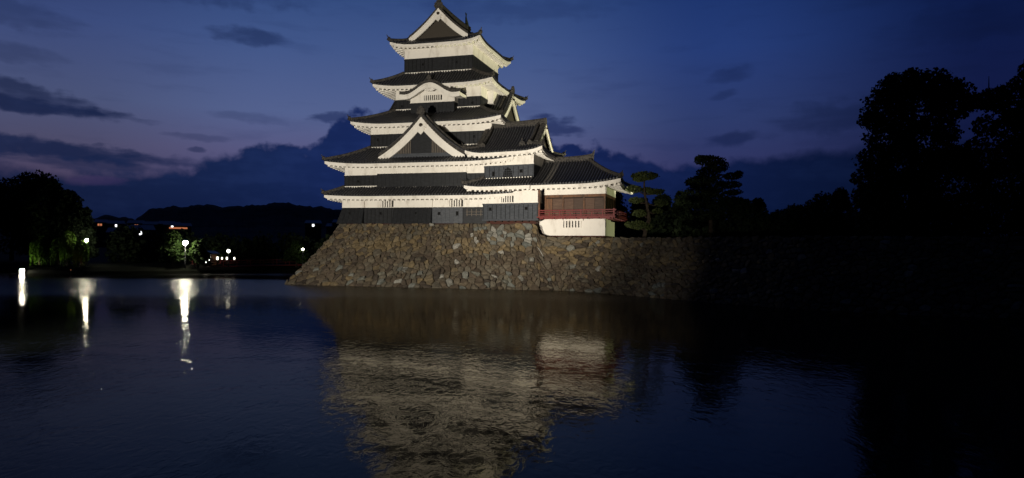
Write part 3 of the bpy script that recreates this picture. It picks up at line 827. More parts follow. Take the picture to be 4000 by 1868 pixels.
for i in range(8):
    u = 1.58 + i * 3.6 / 7; mb.box(u - 0.035, u + 0.035, -9.90, -9.85, 6.75, 8.565)
mb.box(1.54, 5.25, -9.92, -9.85, 8.42, 8.565); mb.box(1.54, 5.25, -9.92, -9.85, 6.75, 6.90)
mb.build('weatherboard', M['greyboard'], keep)
mb = MB(FK); mb.box(5.35, 8.35, -9.80, -9.70, 6.75, 8.56); mb.build('window_recess', M['black'], keep)
mb = MB(FK)
for u in (5.75, 6.3, 6.85, 7.4, 7.95): mb.box(u - 0.03, u + 0.03, -9.86, -9.80, 7.55, 8.35)
for z in (7.7, 8.0): mb.box(5.6, 8.1, -9.85, -9.805, z, z + 0.04)
mb.build('window_grille', M['gablebar'], keep)
# plaster projections above the flared bays
mb = MB(FK); mb.box(-10.0, -7.1, -9.88, -9.6, 8.565, 9.62); mb.box(-3.3, 1.52, -9.86, -9.6, 8.565, 9.58); mb.box(5.3, 8.4, -9.84, -9.6, 8.565, 9.62); build_split(mb, 'plaster_wall', M['plaster'], keep)
mb = MB(FK)
for i in range(9):
    u = -9.2 + i * 2.05
    mb.box(u - 0.30, u + 0.30, -10.35, -9.70, 9.45, 9.66)
build_split(mb, 'eave_bracket', M['wood'], keep)
for s, z, yy in ((-8.9, 7.9, -10.02), (-5.0, 7.9, -9.75), (-0.4, 7.9, -10.02), (2.4, 7.85, -9.87), (4.6, 7.85, -9.87)):
    gunport(FK, keep, Hf(yy), s, z, 0.11, 0.14 if s != 4.6 else 0.2)
for a_, z in ((-8.0, 11.7), (7.2, 11.7)): gunport(FK, keep, Hf(-9.65), a_, z, 0.10, 0.14)
for a_, z in ((-6.7, 16.9), (5.6, 16.9)): gunport(FK, keep, Hf(-7.34), a_, z, 0.10, 0.16)
for a_, z in ((-4.7, 21.3), (4.5, 21.3)): gunport(FK, keep, Hf(-5.02), a_, z, 0.10, 0.14)
for a_, z in ((-2.0, 26.3), (2.4, 26.3)): gunport(FK, keep, Hf(-4.98), a_, z, 0.09, 0.14)
mb = MB(FK); mb.box(-0.6, 0.9, -5.0, -4.95, 25.6, 26.9); mb.build('window_shutter', M['black'], keep)
mb = MB(FK); mb.box(-10.2, 10.2, -10.0, 9.9, 6.56, 6.69); mb.build('sill', M['sill'], keep)

# ================================================================== CORNER TURRET (skewed plan)
TO = Vector((-25.99, 75.8, 0)); TU = Vector((math.cos(R(-11)), math.sin(R(-11)), 0))
FT = lambda u, v, z: (TO.x + TU.x * u, TO.y + TU.y * u + v, z)
tur = empty('corner_turret', FT(3.3, 3.7, 6.9), 'two-storey corner turret with grey boards and arched window, between keep and pavilion', 'turret')
F1 = lambda x, y, z: FT(x + 3.335, y + 3.7, z)
F2 = lambda x, y, z: FT(x + 3.02, y + 3.7, z)
storey(F1, tur, 3.335, 3.7, 6.97, 8.87, 10.9, cm='greyboard', battens=0.55)
storey(F2, tur, 3.02, 3.4, 11.45, 13.06, 14.7, cm='greyboard', battens=0.55)
tl = Roof(5.05, 5.10, 10.76, 0.95, 2.0, 0.8, 0.22, 'skirt', DY=1.7)
build_roof(F2, tl, tur, sides=(0, 3), low=(3.02, 3.7), ue={0: (-5.05, 3.05)}, pitch=0.34)
F3 = lambda x, y, z: FT(2.75 + y, 3.7 - x, z)
tu = Roof(5.0, 4.75, 14.44, 3.45, 5.0, 0.62, 0.42, 'irimoya', G=3.3, ov=0.4).setup()
build_roof(F3, tu, tur, low=(3.4, 3.1), pitch=0.34)
ct_ = lambda s: tu.h((5.0 - min(s, 5.0)) / 5.0)
for sg in (-1, 1):
    H = (lambda s, z, n: (s, 3.3 + n, z)) if sg > 0 else (lambda s, z, n: (s, -3.3 - n, z))
    gable_parts(F3, tur, H, 3.4, 15.3, 2.5, 0.6, 0, 0.50, bw=0.50, verge=0.28, pend=0.36, curve=ct_, zbase=15.1)
    for s2 in (-1, 1):
        mb = MB(F3)
        path = [Vector(H(s2 * (0.2 + 3.3 * j / 8.0), ct_(0.2 + 3.3 * j / 8.0), -0.40)) for j in range(9)]
        mb.sweep(path, [(-0.17, -0.05), (-0.17, 0.32), (-0.08, 0.40), (0.08, 0.40), (0.17, 0.32), (0.17, -0.05)], True, True)
        e = path[-1]; dv = (path[-1] - path[-2]).normalized()
        mb.sweep([e - dv * 0.05, e + dv * 0.18], [(-0.30, -0.15), (-0.34, 0.30), (-0.15, 0.45), (0, 0.62), (0.15, 0.45), (0.34, 0.30), (0.30, -0.15)], True, True)
        mb.build('descending_ridge', M['ridge'], tur)
    demon_tile(F3, tur, H, 0, 18.1, 0.42, 0.6)
ridge_bar(F3, (0, -3.75, 17.92), (0, 3.75, 17.92), tur, 0.2, 0.50, sag=0.12)
mb = MB(F2); teeth(mb, F2, -2.95, 3.0, Hf(-3.48), 11.66, 0.34); mb.build('plaster_teeth', M['plaster'], tur)
mb = MB(F3)
zr = tu.h(1.25 / 5.0)
mb.prism([(-0.45, zr - 0.1), (0.45, zr - 0.1), (0.30, zr + 0.35), (0.08, zr + 0.5), (0.06, zr + 0.8), (-0.06, zr + 0.8), (-0.08, zr + 0.5), (-0.30, zr + 0.35)], 3.6, 3.8, lambda s, z, n: (n, 2.0 + s, z))
mb.build('roof_ornament', M['ridge'], tur)
# arched (flame-head) window
Hw = lambda s, z, n: FT(s, 0.3 - n, z)
Fid = lambda x, y, z: (x, y, z)
mb = MB(Fid)
wc, wb = 2.95, 11.72
arch = [(-0.58, 0.0), (-0.55, 0.35), (-0.48, 0.70), (-0.30, 0.93), (-0.10, 1.02), (0.0, 1.15), (0.10, 1.02), (0.30, 0.93), (0.48, 0.70), (0.55, 0.35), (0.58, 0.0)]
mb.prism([(wc + x, wb + z) for x, z in arch], 0.03, 0.06, Hw)
wo_ = mb.build('arched_window', M['hole'], tur)
mb = MB(Fid)
for x in (-0.38, -0.13, 0.13, 0.38):
    zt = 0.98 if abs(x) < 0.2 else 0.80
    mb.hexa([Hw(wc + x - 0.02, wb, 0.06), Hw(wc + x + 0.02, wb, 0.06), Hw(wc + x + 0.02, wb, 0.09), Hw(wc + x - 0.02, wb, 0.09), Hw(wc + x - 0.02, wb + zt, 0.06), Hw(wc + x + 0.02, wb + zt, 0.06), Hw(wc + x + 0.02, wb + zt, 0.09), Hw(wc + x - 0.02, wb + zt, 0.09)])
for z in (0.22, 0.46, 0.70):
    mb.hexa([Hw(wc - 0.52, wb + z, 0.062), Hw(wc + 0.52, wb + z, 0.062), Hw(wc + 0.52, wb + z, 0.085), Hw(wc - 0.52, wb + z, 0.085), Hw(wc - 0.52, wb + z + 0.04, 0.062), Hw(wc + 0.52, wb + z + 0.04, 0.062), Hw(wc + 0.52, wb + z + 0.04, 0.085), Hw(wc - 0.52, wb + z + 0.04, 0.085)])
mb.build('window_grid', M['greyboard'], wo_)
mb = MB(Fid)
oa = [(x * 1.22, z * 1.08) for x, z in arch]
mb.strip([(wc + x, wb + z) for x, z in oa], [(wc + x, wb + z) for x, z in arch], 0.035, 0.10, Hw)
mb.build('window_frame', M['greyboard'], wo_)
gunport(Fid, tur, Hw, 1.15, 12.15, 0.12, 0.22); gunport(Fid, tur, Hw, 4.55, 12.35, 0.14, 0.14)
H1 = lambda s, z, n: FT(s, -n, z)
lattice(Fid, tur, H1, 2.25, 3.75, 8.98, 9.66, 5, 0.16)
gunport(Fid, tur, H1, 0.9, 8.25, 0.12, 0.14); gunport(Fid, tur, H1, 5.3, 8.28, 0.12, 0.12)
mb = MB(FT); mb.box(0.3, 6.4, 0.35, 5, 6.62, 6.97); mb.build('sill', M['sill'], tur)
mb = MB(FT)
for i in range(8): mb.box(0.5 + i * 0.82, 0.72 + i * 0.82, -0.06, 0.4, 6.86, 6.965)
build_split(mb, 'floor_joist', M['darkwood'], tur)
mb = MB(FT)
for i in range(4): mb.box(0.7 + i * 1.75, 1.25 + i * 1.75, -0.6, 0.0, 10.16, 10.34)
build_split(mb, 'eave_bracket', M['wood'], tur)
mb = MB(FT)  # frame around the boarded panel
mb.box(-0.08, 6.75, -0.12, -0.05, 8.72, 8.865); mb.box(-0.08, 6.75, -0.12, -0.05, 6.97, 7.15)
mb.build('board_rail', M['greyboard'], tur)
# brown corner post towards the pavilion
mb = MB(FT); mb.box(6.72, 6.92, -0.02, 0.2, 7.3, 10.3); mb.build('corner_post', M['wood'], tur)

# ================================================================== MOON VIEWING PAVILION
pav = empty('viewing_pavilion', FT(10.5, 4.8, 5.3), 'low pavilion with brown wooden shutters and red railed veranda, right of the turret', 'pavilion')
PV, PU0, PU1, PVB = 1.6, 6.70, 13.98, 8.1
# white base storey with slanting left end and notched top edge
mb = MB(FT)
segs = [(6.9, 9.22, 7.20), (9.26, 11.55, 7.17), (11.6, 13.98, 7.22)]
prev = []
poly = [(7.05, 5.40), (13.98, 5.40), (13.98, 7.10), (13.55, 7.25), (11.75, 7.25), (11.60, 7.17), (11.57, 6.98), (11.53, 6.98), (11.50, 7.15), (11.3, 7.22), (9.45, 7.22), (9.27, 7.15), (9.25, 6.98), (9.21, 6.98), (9.18, 7.14), (9.0, 7.2), (7.1, 7.2), (6.9, 7.05), (6.25, 6.98), (6.25, 6.80), (6.80, 5.52)]
mb.prism(poly, PV, PV + 0.3, lambda s, z, n: (s, n, z))
Hpr = lambda s, z, n: (PU1 - n, s, z)
mb.prism([(PV + 0.3, 5.40), (PVB, 5.40), (PVB, 7.0), (5.5, 7.0), (5.3, 7.12), (3.4, 7.12), (3.2, 7.22), (PV + 0.3, 7.22)], 0.0, 0.3, Hpr)
mb.build('base_wall', M['plaster'], pav)
Hb = lambda s, z, n: FT(s, PV - n, z)
# window cut look: dark recess with bars
mb = MB(Fid)
mb.hexa([Hb(9.27, 6.26, 0.0), Hb(11.32, 6.26, 0.0), Hb(11.32, 6.26, 0.012), Hb(9.27, 6.26, 0.012), Hb(9.27, 6.96, 0.0), Hb(11.32, 6.96, 0.0), Hb(11.32, 6.96, 0.012), Hb(9.27, 6.96, 0.012)])
lw = mb.build('lattice_window', M['hole'], pav)
mb = MB(Fid)
for i in range(6):
    a = 9.39 + i * 0.345; b = a + 0.215
    mb.hexa([Hb(a, 6.24, 0.01), Hb(b, 6.24, 0.01), Hb(b, 6.24, 0.11), Hb(a, 6.24, 0.11), Hb(a, 6.98, 0.01), Hb(b, 6.98, 0.01), Hb(b, 6.98, 0.11), Hb(a, 6.98, 0.11)])
mb.build('window_bars', M['plaster'], lw)
mb = MB(FT); mb.box(6.9, 13.9, PV + 0.12, PVB - 0.1, 5.12, 5.40); mb.build('sill', M['sill'], pav)
# shutters, posts, lintel
mb = MB(FT)
mb.box(7.15, 13.9, PV + 0.13, PV + 0.18, 7.45, 9.62)
mb.box(13.84, 13.90, PV + 0.18, PVB, 7.45, 9.62)
mb.build('backing_board', M['darkwood'], pav)
for k, (a, b, mt, dy) in enumerate(((7.22, 7.92, 'wood', 0.02), (7.97, 9.08, 'woodpanel', 0.05), (9.32, 10.40, 'woodpanel', 0.03), (10.43, 11.48, 'panelb', 0.0), (11.72, 12.76, 'woodpanel', 0.04), (12.79, 13.78, 'panelb', 0.01))):
    mb = MB(FT)
    y0 = PV + 0.06 + dy
    mb.box(a, b, y0, y0 + 0.04, 7.50, 9.36)
    for z in (7.50, 7.95, 8.45, 8.95, 9.29): mb.box(a, b, y0 - 0.018, y0, z, z + 0.05)
    for u in (a, b - 0.05): mb.box(u, u + 0.05, y0 - 0.022, y0, 7.50, 9.36)
    mb.build('shutter', M[mt], pav)
mb = MB(FT)
for u in (7.12, 9.20, 11.60, 13.90):
    mb.box(u - 0.09, u + 0.09, PV - 0.02, PV + 0.12, 7.42, 9.75)
for v in (3.0, 4.3, 5.6, 6.9, 8.0):
    mb.box(13.86, 14.02, v - 0.09, v + 0.09, 7.42, 9.75)
build_split(mb, 'post', M['wood'], pav)
mb = MB(FT)
for v in (2.2, 3.6, 4.9, 6.2, 7.4):
    mb.box(13.89, 13.93, v - 0.12, v + 0.12, 7.5, 9.5)
build_split(mb, 'side_opening', M['hole'], pav)
mb = MB(FT); mb.box(7.02, 14.0, PV - 0.03, PV + 0.2, 9.48, 9.76); mb.box(13.80, 14.03, PV + 0.2, PVB, 9.48, 9.76); mb.build('lintel', M['wood'], pav)
mb = MB(FT); mb.box(6.98, 14.0, PV - 0.06, PV + 0.2, 9.765, 11.0); mb.box(13.80, 14.06, PV + 0.2, PVB, 9.765, 11.0); mb.build('plaster_wall', M['plaster'], pav)
mb = MB(FT); mb.box(6.70, 7.02, 2.6, 2.8, 7.40, 10.6); mb.box(6.72, 13.8, PVB - 0.1, PVB, 5.4, 11.0); mb.build('inner_wall', M['darkwood'], pav)
# veranda
DU0, DU1, DV0, DVB = 6.73, 15.23, 0.0, 9.0
mb = MB(FT)
mb.box(DU0, DU1, DV0, PV, 7.36, 7.44); mb.box(PU1, DU1, PV, DVB, 7.36, 7.44)
d_ = mb.build('veranda_floor', M['red'], pav)
mb = MB(FT)
mb.box(DU0 - 0.15, DU1 + 0.1, DV0 - 0.06, DV0 + 0.10, 7.26, 7.38); mb.box(DU1 - 0.05, DU1 + 0.1, DV0 + 0.1, DVB, 7.26, 7.38)
mb.box(DU0, DU1 - 0.2, 0.45, 0.65, 7.12, 7.35); mb.box(14.6, 14.8, 0.65, DVB, 7.12, 7.35)
for i in range(7): mb.box(DU0 + 0.4 + i * 1.25, DU0 + 0.55 + i * 1.25, 0.1, PV, 7.14, 7.26)
for i in range(6): mb.box(PU1, DU1 - 0.05, 0.8 + i * 1.5, 0.95 + i * 1.5, 7.14, 7.26)
build_split(mb, 'veranda_beam', M['red'], pav)
mb = MB(FT)
for z0, z1, w in ((7.95, 8.07, 0.06), (7.76, 7.84, 0.045), (7.50, 7.58, 0.045)):
    mb.box(DU0, DU1 + (0.18 if z0 > 7.9 else 0.0), DV0 - w, DV0 + w, z0, z1); mb.box(DU1 - 0.05 - w, DU1 - 0.05 + w, DV0 + w, DVB, z0 + 0.002, z1 - 0.002)
mb.build('handrail', M['red'], pav)
mb = MB(FT)
for i in range(8):
    u = DU0 + 0.12 + i * (DU1 - DU0 - 0.18) / 7
    mb.box(u - 0.06, u + 0.06, DV0 - 0.055, DV0 + 0.055, 7.44, 7.985 if i % 2 == 0 else 7.80)
for i in range(1, 8):
    v = DV0 + i * (DVB - 0.1) / 7
    mb.box(DU1 - 0.11, DU1 + 0.005, v - 0.06, v + 0.06, 7.44, 7.985)
build_split(mb, 'baluster', M['red'], pav)
mb = MB(FT)
mb.box(DU1 - 0.13, DU1 + 0.03, DV0 - 0.08, DV0 + 0.08, 7.44, 8.16)
mb.build('corner_post', M['red'], pav)
# roof
UC = 7.05
FP = lambda x, y, z: FT(x + UC, y + 4.85, z)
pr_ = Roof(9.0, 5.95, 10.76, 3.0, 4.55, 0.72, 0.42, 'skirt', DY=5.95)
build_roof(FP, pr_, pav, sides=(0, 1), low=(PU1 - UC, 4.85 - PV), ue={0: (-1.0, 9.0)}, pitch=0.34)
ridge_bar(FT, (6.35, 4.85, 13.82), (11.75, 4.85, 13.82), pav, 0.2, 0.42, sag=0.16)
mb = MB(FT)
mb.prism([(11.6, 13.7), (12.0, 13.8), (12.05, 14.3), (12.12, 14.85), (11.85, 14.45), (11.6, 14.4)], 4.7, 5.0, lambda s, z, n: (s, n, z))
mb.prism([(6.1, 13.5), (6.7, 13.5), (6.7, 14.35), (6.45, 14.5), (6.1, 14.3)], 4.6, 5.1, lambda s, z, n: (s, n, z))
build_split(mb, 'end_tile', M['ridge'], pav)
# two rows of lighter crossing tiles running down the slope near the turret
mb = MB(FP)
for u in (0.55, 0.98):
    dm = pr_.dmax(0, u)
    for k in range(26):
        p = pr_.pt(0, u, 0.15 + k * (dm - 0.5) / 26); p2 = pr_.pt(0, u, 0.15 + (k + 0.55) * (dm - 0.5) / 26)
        mb.hexa([(u - 0.13, p[1], p[2] + 0.02), (u + 0.13, p[1], p[2] + 0.02), (u + 0.13, p2[1], p2[2] + 0.02), (u - 0.13, p2[1], p2[2] + 0.02),
                 (u - 0.11, p[1], p[2] + 0.13), (u + 0.11, p[1], p[2] + 0.13), (u + 0.11, p2[1], p2[2] + 0.12), (u - 0.11, p2[1], p2[2] + 0.12)])
mb.build('ridge_course', M['ridge'], pav)

# ================================================================== STONE WALL
foot = [(-49.5, 100), (-46.45, 68.1), (-31.7, 69.0), (-22.5, 70.3), (-18.3, 70.9), (-17.2, 71.1), (-15.7, 71.2), (-11.6, 68.8), (-4.24, 62.7), (3.5, 57.2), (12, 54.5), (62, 50)]
top = [(-44.2, 100, 6.63), (-44.0, 76.35, 6.63), (-31.6, 76.2, 6.63), (-25.7, 75.95, 6.63), (-19.75, 74.85, 6.63), (-19.0, 74.25, 5.22), (-13.2, 73.6, 5.17), (-9.2, 71.9, 5.15), (-2.0, 65.9, 5.15), (5.6, 60.5, 5.15), (13, 58.2, 5.15), (62, 54, 5.15)]
ZW = -0.2
st = [0.0]
for i in range(1, len(foot)):
    a = math.hypot(foot[i][0] - foot[i - 1][0], foot[i][1] - foot[i - 1][1]); b = math.hypot(top[i][0] - top[i - 1][0], top[i][1] - top[i - 1][1])
    st.append(st[-1] + max(0.6, (a + b) / 2))
TT = 9.2
def wallpt(s, t, out=0.0):
    s = max(st[0], min(st[-1] - 1e-6, s)); i = 0
    while s > st[i + 1]: i += 1
    f = (s - st[i]) / (st[i + 1] - st[i])
    F = [foot[i][k] + (foot[i + 1][k] - foot[i][k]) * f for k in (0, 1)]
    Tp = [top[i][k] + (top[i + 1][k] - top[i][k]) * f for k in (0, 1, 2)]
    q = t / TT
    hq = 1 - (max(0.0, 1 - q)) ** 1.12
    zb = ZW - 0.5
    x = F[0] + (Tp[0] - F[0]) * hq; y = F[1] + (Tp[1] - F[1]) * hq; z = zb + (Tp[2] - zb) * q
    if out:
        dx = foot[i + 1][0] - foot[i][0]; dy = foot[i + 1][1] - foot[i][1]; L = math.hypot(dx, dy)
        nx, ny = dy / L, -dx / L
        x += nx * out * 0.75; y += ny * out * 0.75; z += out * 0.6
    return (x, y, z)
def clip(poly, px, py, qx, qy):
    mx, my = (px + qx) / 2, (py + qy) / 2; nx, ny = qx - px, qy - py
    out = []
    n = len(poly)
    for i in range(n):
        a = poly[i]; b = poly[(i + 1) % n]
        da = (a[0] - mx) * nx + (a[1] - my) * ny; db = (b[0] - mx) * nx + (b[1] - my) * ny
        if da <= 0: out.append(a)
        if (da < 0 < db) or (db < 0 < da):
            t = da / (da - db); out.append((a[0] + (b[0] - a[0]) * t, a[1] + (b[1] - a[1]) * t))
    return out
def stone_wall():
    r = random.Random(11)
    s_lo, s_hi = st[1] - 9.0, st[10] + 6.0
    GX, GY = 0.58, 0.47
    nx, ny = int((s_hi - s_lo) / GX), int(TT / GY) + 1
    P = {}
    for i in range(nx):
        for j in range(ny):
            if r.random() < (0.34 if j < 3 else 0.2): continue
            P[(i, j)] = (s_lo + (i + 0.5 + r.uniform(-0.48, 0.48) + (0.5 if j % 2 else 0)) * GX, (j + 0.5 + r.uniform(-0.36, 0.36)) * TT / ny)
    V = []; Fc = []; tone = []; MI = []
    for (i, j), (px, py) in P.items():
        poly = [(px - 1.0, max(0, py - 0.95)), (px + 1.1, max(0, py - 0.95)), (px + 1.1, min(TT, py + 0.95)), (px - 1.1, min(TT, py + 0.95))]
        for di in (-3, -2, -1, 0, 1, 2, 3):
            for dj in (-2, -1, 0, 1, 2):
                if (di or dj) and (i + di, j + dj) in P:
                    poly = clip(poly, px, py, *P[(i + di, j + dj)])
                    if len(poly) < 3: break
            if len(poly) < 3: break
        if len(poly) < 3: continue
        cx = sum(p[0] for p in poly) / len(poly); cy = sum(p[1] for p in poly) / len(poly)
        tx, ty = r.gauss(0, 0.17), r.gauss(-0.04, 0.17); h0 = r.uniform(0.04, 0.22)
        # round the corners
        pp = []
        n = len(poly)
        for k in range(n):
            a = poly[k]; b = poly[(k + 1) % n]
            pp.append((a[0] * 0.84 + b[0] * 0.16, a[1] * 0.84 + b[1] * 0.16)); pp.append((a[0] * 0.16 + b[0] * 0.84, a[1] * 0.16 + b[1] * 0.84))
        g = py / TT
        tn = r.random()
        sx = (px - st[1]) ; val = r.choice((0.12, 0.2, 0.26, 0.32, 0.38, 0.42, 0.46, 0.5, 0.56, 0.64)) + r.gauss(0, 0.05)
        if 5.2 + 0.5 * math.sin(px * 0.5) < py < 7.2 + 0.4 * math.sin(px * 0.7) and r.random() < 0.55: val = r.uniform(0.62, 0.74)
        if py < 3.0 and r.random() < 0.35: val = r.choice((0.1, 0.3, 0.55, 0.82)) + r.gauss(0, 0.03)
        if py > 7.9 and r.random() < 0.5: val = r.uniform(0.55, 0.72)
        if r.random() < 0.02: val = r.uniform(0.90, 0.95)
        lime = math.exp(-((sx - 22.2) / 2.6) ** 2 - ((py - 7.4) / 1.1) ** 2) + 0.8 * math.exp(-((sx - 26.0) / 1.6) ** 2 - ((py - 6.9) / 0.9) ** 2)
        if r.random() < lime * 0.75: val = r.uniform(0.82, 0.97)
        val = min(0.999, max(0.0, val))
        base = len(V)
        m_ = len(pp)
        ring = ((0.975, -0.22), (0.945, 0.0), (0.85, 1.0))
        for sc_, hh in ring:
            for (x, y) in pp:
                xx = cx + (x - cx) * sc_; yy = cy + (y - cy) * sc_
                o = -0.25 if hh < 0 else (0.0 if hh == 0 else h0 + (xx - cx) * tx + (yy - cy) * ty + r.uniform(-0.025, 0.025))
                V.append(wallpt(xx, yy, o))
        V.append(wallpt(cx, cy, h0 + 0.05 + r.uniform(-0.02, 0.03)))
        for q in range(2):
            for k in range(m_):
                k2 = (k + 1) % m_
                Fc.append((base + q * m_ + k, base + q * m_ + k2, base + (q + 1) * m_ + k2, base + (q + 1) * m_ + k)); tone.append(val); MI.append(0)
        for k in range(m_):
            Fc.append((base + 2 * m_ + k, base + 2 * m_ + (k + 1) % m_, base + 3 * m_)); tone.append(val); MI.append(0)
    # backing face
    NS = 140
    b0 = len(V)
    for i in range(NS + 1):
        s = st[0] + (st[-1] - st[0]) * i / NS
        for j in range(5): V.append(wallpt(s, TT * j / 4.0, -0.16))
    # make sure exact stations are sampled: add backing strips per segment instead
    V = V[:b0]
    for i in range(len(st) - 1):
        n = max(1, int((st[i + 1] - st[i]) / 1.5))
        for k in range(n + 1):
            s = st[i] + (st[i + 1] - st[i]) * (k / n) * 0.99999 + (1e-6 if k == 0 else 0)
            for j in range(6):
                V.append(wallpt(s, TT * j / 5.0, -0.13))
        for k in range(n):
            for j in range(5):
                a = b0 + k * 6 + j
                Fc.append((a, a + 6, a + 7, a + 1)); tone.append(0.1); MI.append(1)
        b0 = len(V)
    me = bpy.data.meshes.new('stone_wall'); me.from_pydata(V, [], Fc)
    me.materials.append(M['stone']); me.materials.append(M['gap'])
    me.polygons.foreach_set('material_index', MI)
    at = me.attributes.new('tone', 'FLOAT_COLOR', 'FACE')
    buf = []
    for t in tone: buf += [t, t, t, 1.0]
    at.data.foreach_set('color', buf)
    me.update()
    o = bpy.data.objects.new('stone_wall', me); col.objects.link(o)
    return tag(o, 'sloping dry stone castle wall rising out of the moat beneath the keep', 'stone wall')
sw = stone_wall()
# top filling of the keep's stone base
def polyobj(name, pts, mt, parent=None):
    me = bpy.data.meshes.new(name); me.from_pydata(pts, [], [tuple(range(len(pts)))]); me.materials.append(M[mt]); me.update()
    o = bpy.data.objects.new(name, me); col.objects.link(o)
    if parent: o.parent = parent
    return o
polyobj('base_fill', [(-44.1, 100, 6.60), (-43.95, 76.45, 6.60), (-31.6, 76.3, 6.60), (-25.7, 76.05, 6.60), (-19.85, 74.95, 6.60), (-19.6, 78, 6.60), (-19.6, 100, 6.60)], 'earth', sw)
polyobj('base_side', [(-19.7, 74.9, 5.0), (-19.55, 77.6, 5.0), (-19.55, 100, 5.0), (-19.6, 100, 6.62), (-19.6, 77.6, 6.62), (-19.75, 74.9, 6.62)], 'gap', sw)
g = polyobj('castle_ground', [(-19.2, 74.35, 5.13), (-13.2, 73.7, 5.13), (-9.2, 72.0, 5.13), (-2.0, 66.0, 5.13), (5.6, 60.6, 5.13), (13, 58.3, 5.13), (62, 54.1, 5.13), (140, 50, 5.13), (200, 260, 5.13), (-20, 260, 5.13)], 'grass')
tag(g, kind='structure')

# ================================================================== WATER, BANKS, HILLS
def water_mat():
    m = bpy.data.materials.new('moat_water'); m.use_nodes = True
    t = NT(m.node_tree); L = m.node_tree.links
    out = m.node_tree.nodes['Material Output']; m.node_tree.nodes.remove(m.node_tree.nodes['Principled BSDF'])
    gl = t.new('ShaderNodeBsdfGlossy'); gl.inputs['Color'].default_value = (0.56, 0.535, 0.47, 1)
    df = t.new('ShaderNodeBsdfDiffuse'); df.inputs['Color'].default_value = (0.010, 0.012, 0.010, 1)
    fr = t.new('ShaderNodeFresnel'); fr.inputs['IOR'].default_value = 1.333
    mx = t.new('ShaderNodeMixShader'); L.new(fr.outputs[0], mx.inputs[0]); L.new(df.outputs[0], mx.inputs[1]); L.new(gl.outputs[0], mx.inputs[2]); L.new(mx.outputs[0], out.inputs[0])
    co = t.new('ShaderNodeTexCoord')
    def nz(scale, det, sc=(1, 1, 1), rough=0.5):
        mp = t.new('ShaderNodeMapping'); L.new(co.outputs['Object'], mp.inputs[0]); mp.inputs['Scale'].default_value = sc
        n = t.new('ShaderNodeTexNoise'); n.inputs['Scale'].default_value = scale; n.inputs['Detail'].default_value = det; n.inputs['Roughness'].default_value = rough
        L.new(mp.outputs[0], n.inputs['Vector']); return n.outputs[0]
    # breeze: ruffled belts lie across the moat, long and thin, with wandering edges
    mp = t.new('ShaderNodeMapping'); L.new(co.outputs['Object'], mp.inputs[0]); mp.inputs['Rotation'].default_value = (0, 0, R(-17)); rot = mp.outputs[0]
    s2 = t.new('ShaderNodeSeparateXYZ'); L.new(mp.outputs[0], s2.inputs[0])
    depth = s2.outputs[1]
    wob = t.m('MULTIPLY', t.m('SUBTRACT', nz(0.03, 3), 0.5), 12.0)
    dd = t.m('DIVIDE', t.m('ADD', depth, wob), 130.0, clamp=True)
    belt = t.ramp(dd, [(0.0, 0.0), (0.36, 0.0), (0.43, 0.25), (0.48, 0.9), (0.66, 1.0), (0.70, 0.15), (0.76, 0.20), (0.80, 0.9), (1.0, 0.9)])
    near = t.ramp(dd, [(0.0, 0.14), (0.10, 0.16), (0.16, 0.30), (0.22, 0.30), (0.27, 0.16), (0.33, 0.12), (0.40, 0.12), (1.0, 0.06)])
    patch = t.smooth(nz(0.30, 5, (1, 2.2, 1), 0.6), 0.40, 0.62)
    def nzr(scale, det, sc, rough):
        m2 = t.new('ShaderNodeMapping'); L.new(rot, m2.inputs[0]); m2.inputs['Scale'].default_value = sc
        n = t.new('ShaderNodeTexNoise'); n.inputs['Scale'].default_value = scale; n.inputs['Detail'].default_value = det; n.inputs['Roughness'].default_value = rough
        n.inputs['Distortion'].default_value = 0.8
        L.new(m2.outputs[0], n.inputs['Vector']); return n.outputs[0]
    n1 = nzr(3.6, 3, (1.0, 0.50, 1), 0.5)
    n2 = nz(1.1, 3, (0.8, 1.0, 1))
    h = t.m('ADD', t.m('MULTIPLY', n1, 0.80), t.m('MULTIPLY', n2, 0.35))
    bp = t.new('ShaderNodeBump'); bp.inputs['Distance'].default_value = 0.075
    stg = t.m('ADD', t.m('MULTIPLY', near, t.m('ADD', 0.25, t.m('MULTIPLY', patch, 0.75))), t.m('MULTIPLY', belt, 1.9))
    L.new(t.m('ADD', 0.04, t.m('MULTIPLY', stg, 0.75)), bp.inputs['Strength'])
    L.new(h, bp.inputs['Height'])
    L.new(bp.outputs[0], gl.inputs['Normal']); L.new(bp.outputs[0], fr.inputs['Normal'])
    L.new(t.m('ADD', 0.05, t.m('MULTIPLY', belt, 0.17)), gl.inputs['Roughness'])
    return m
M['water'] = water_mat()
def sheet(name, pts, faces, mt, kind='structure'):
    me = bpy.data.meshes.new(name); me.from_pydata(pts, [], faces); me.materials.append(M[mt]); me.update()
    o = bpy.data.objects.new(name, me); col.objects.link(o); return tag(o, kind=kind)
sheet('water', [(-400, -60, ZW), (300, -60, ZW), (300, 300, ZW), (-400, 300, ZW)], [(0, 1, 2, 3)], 'water')
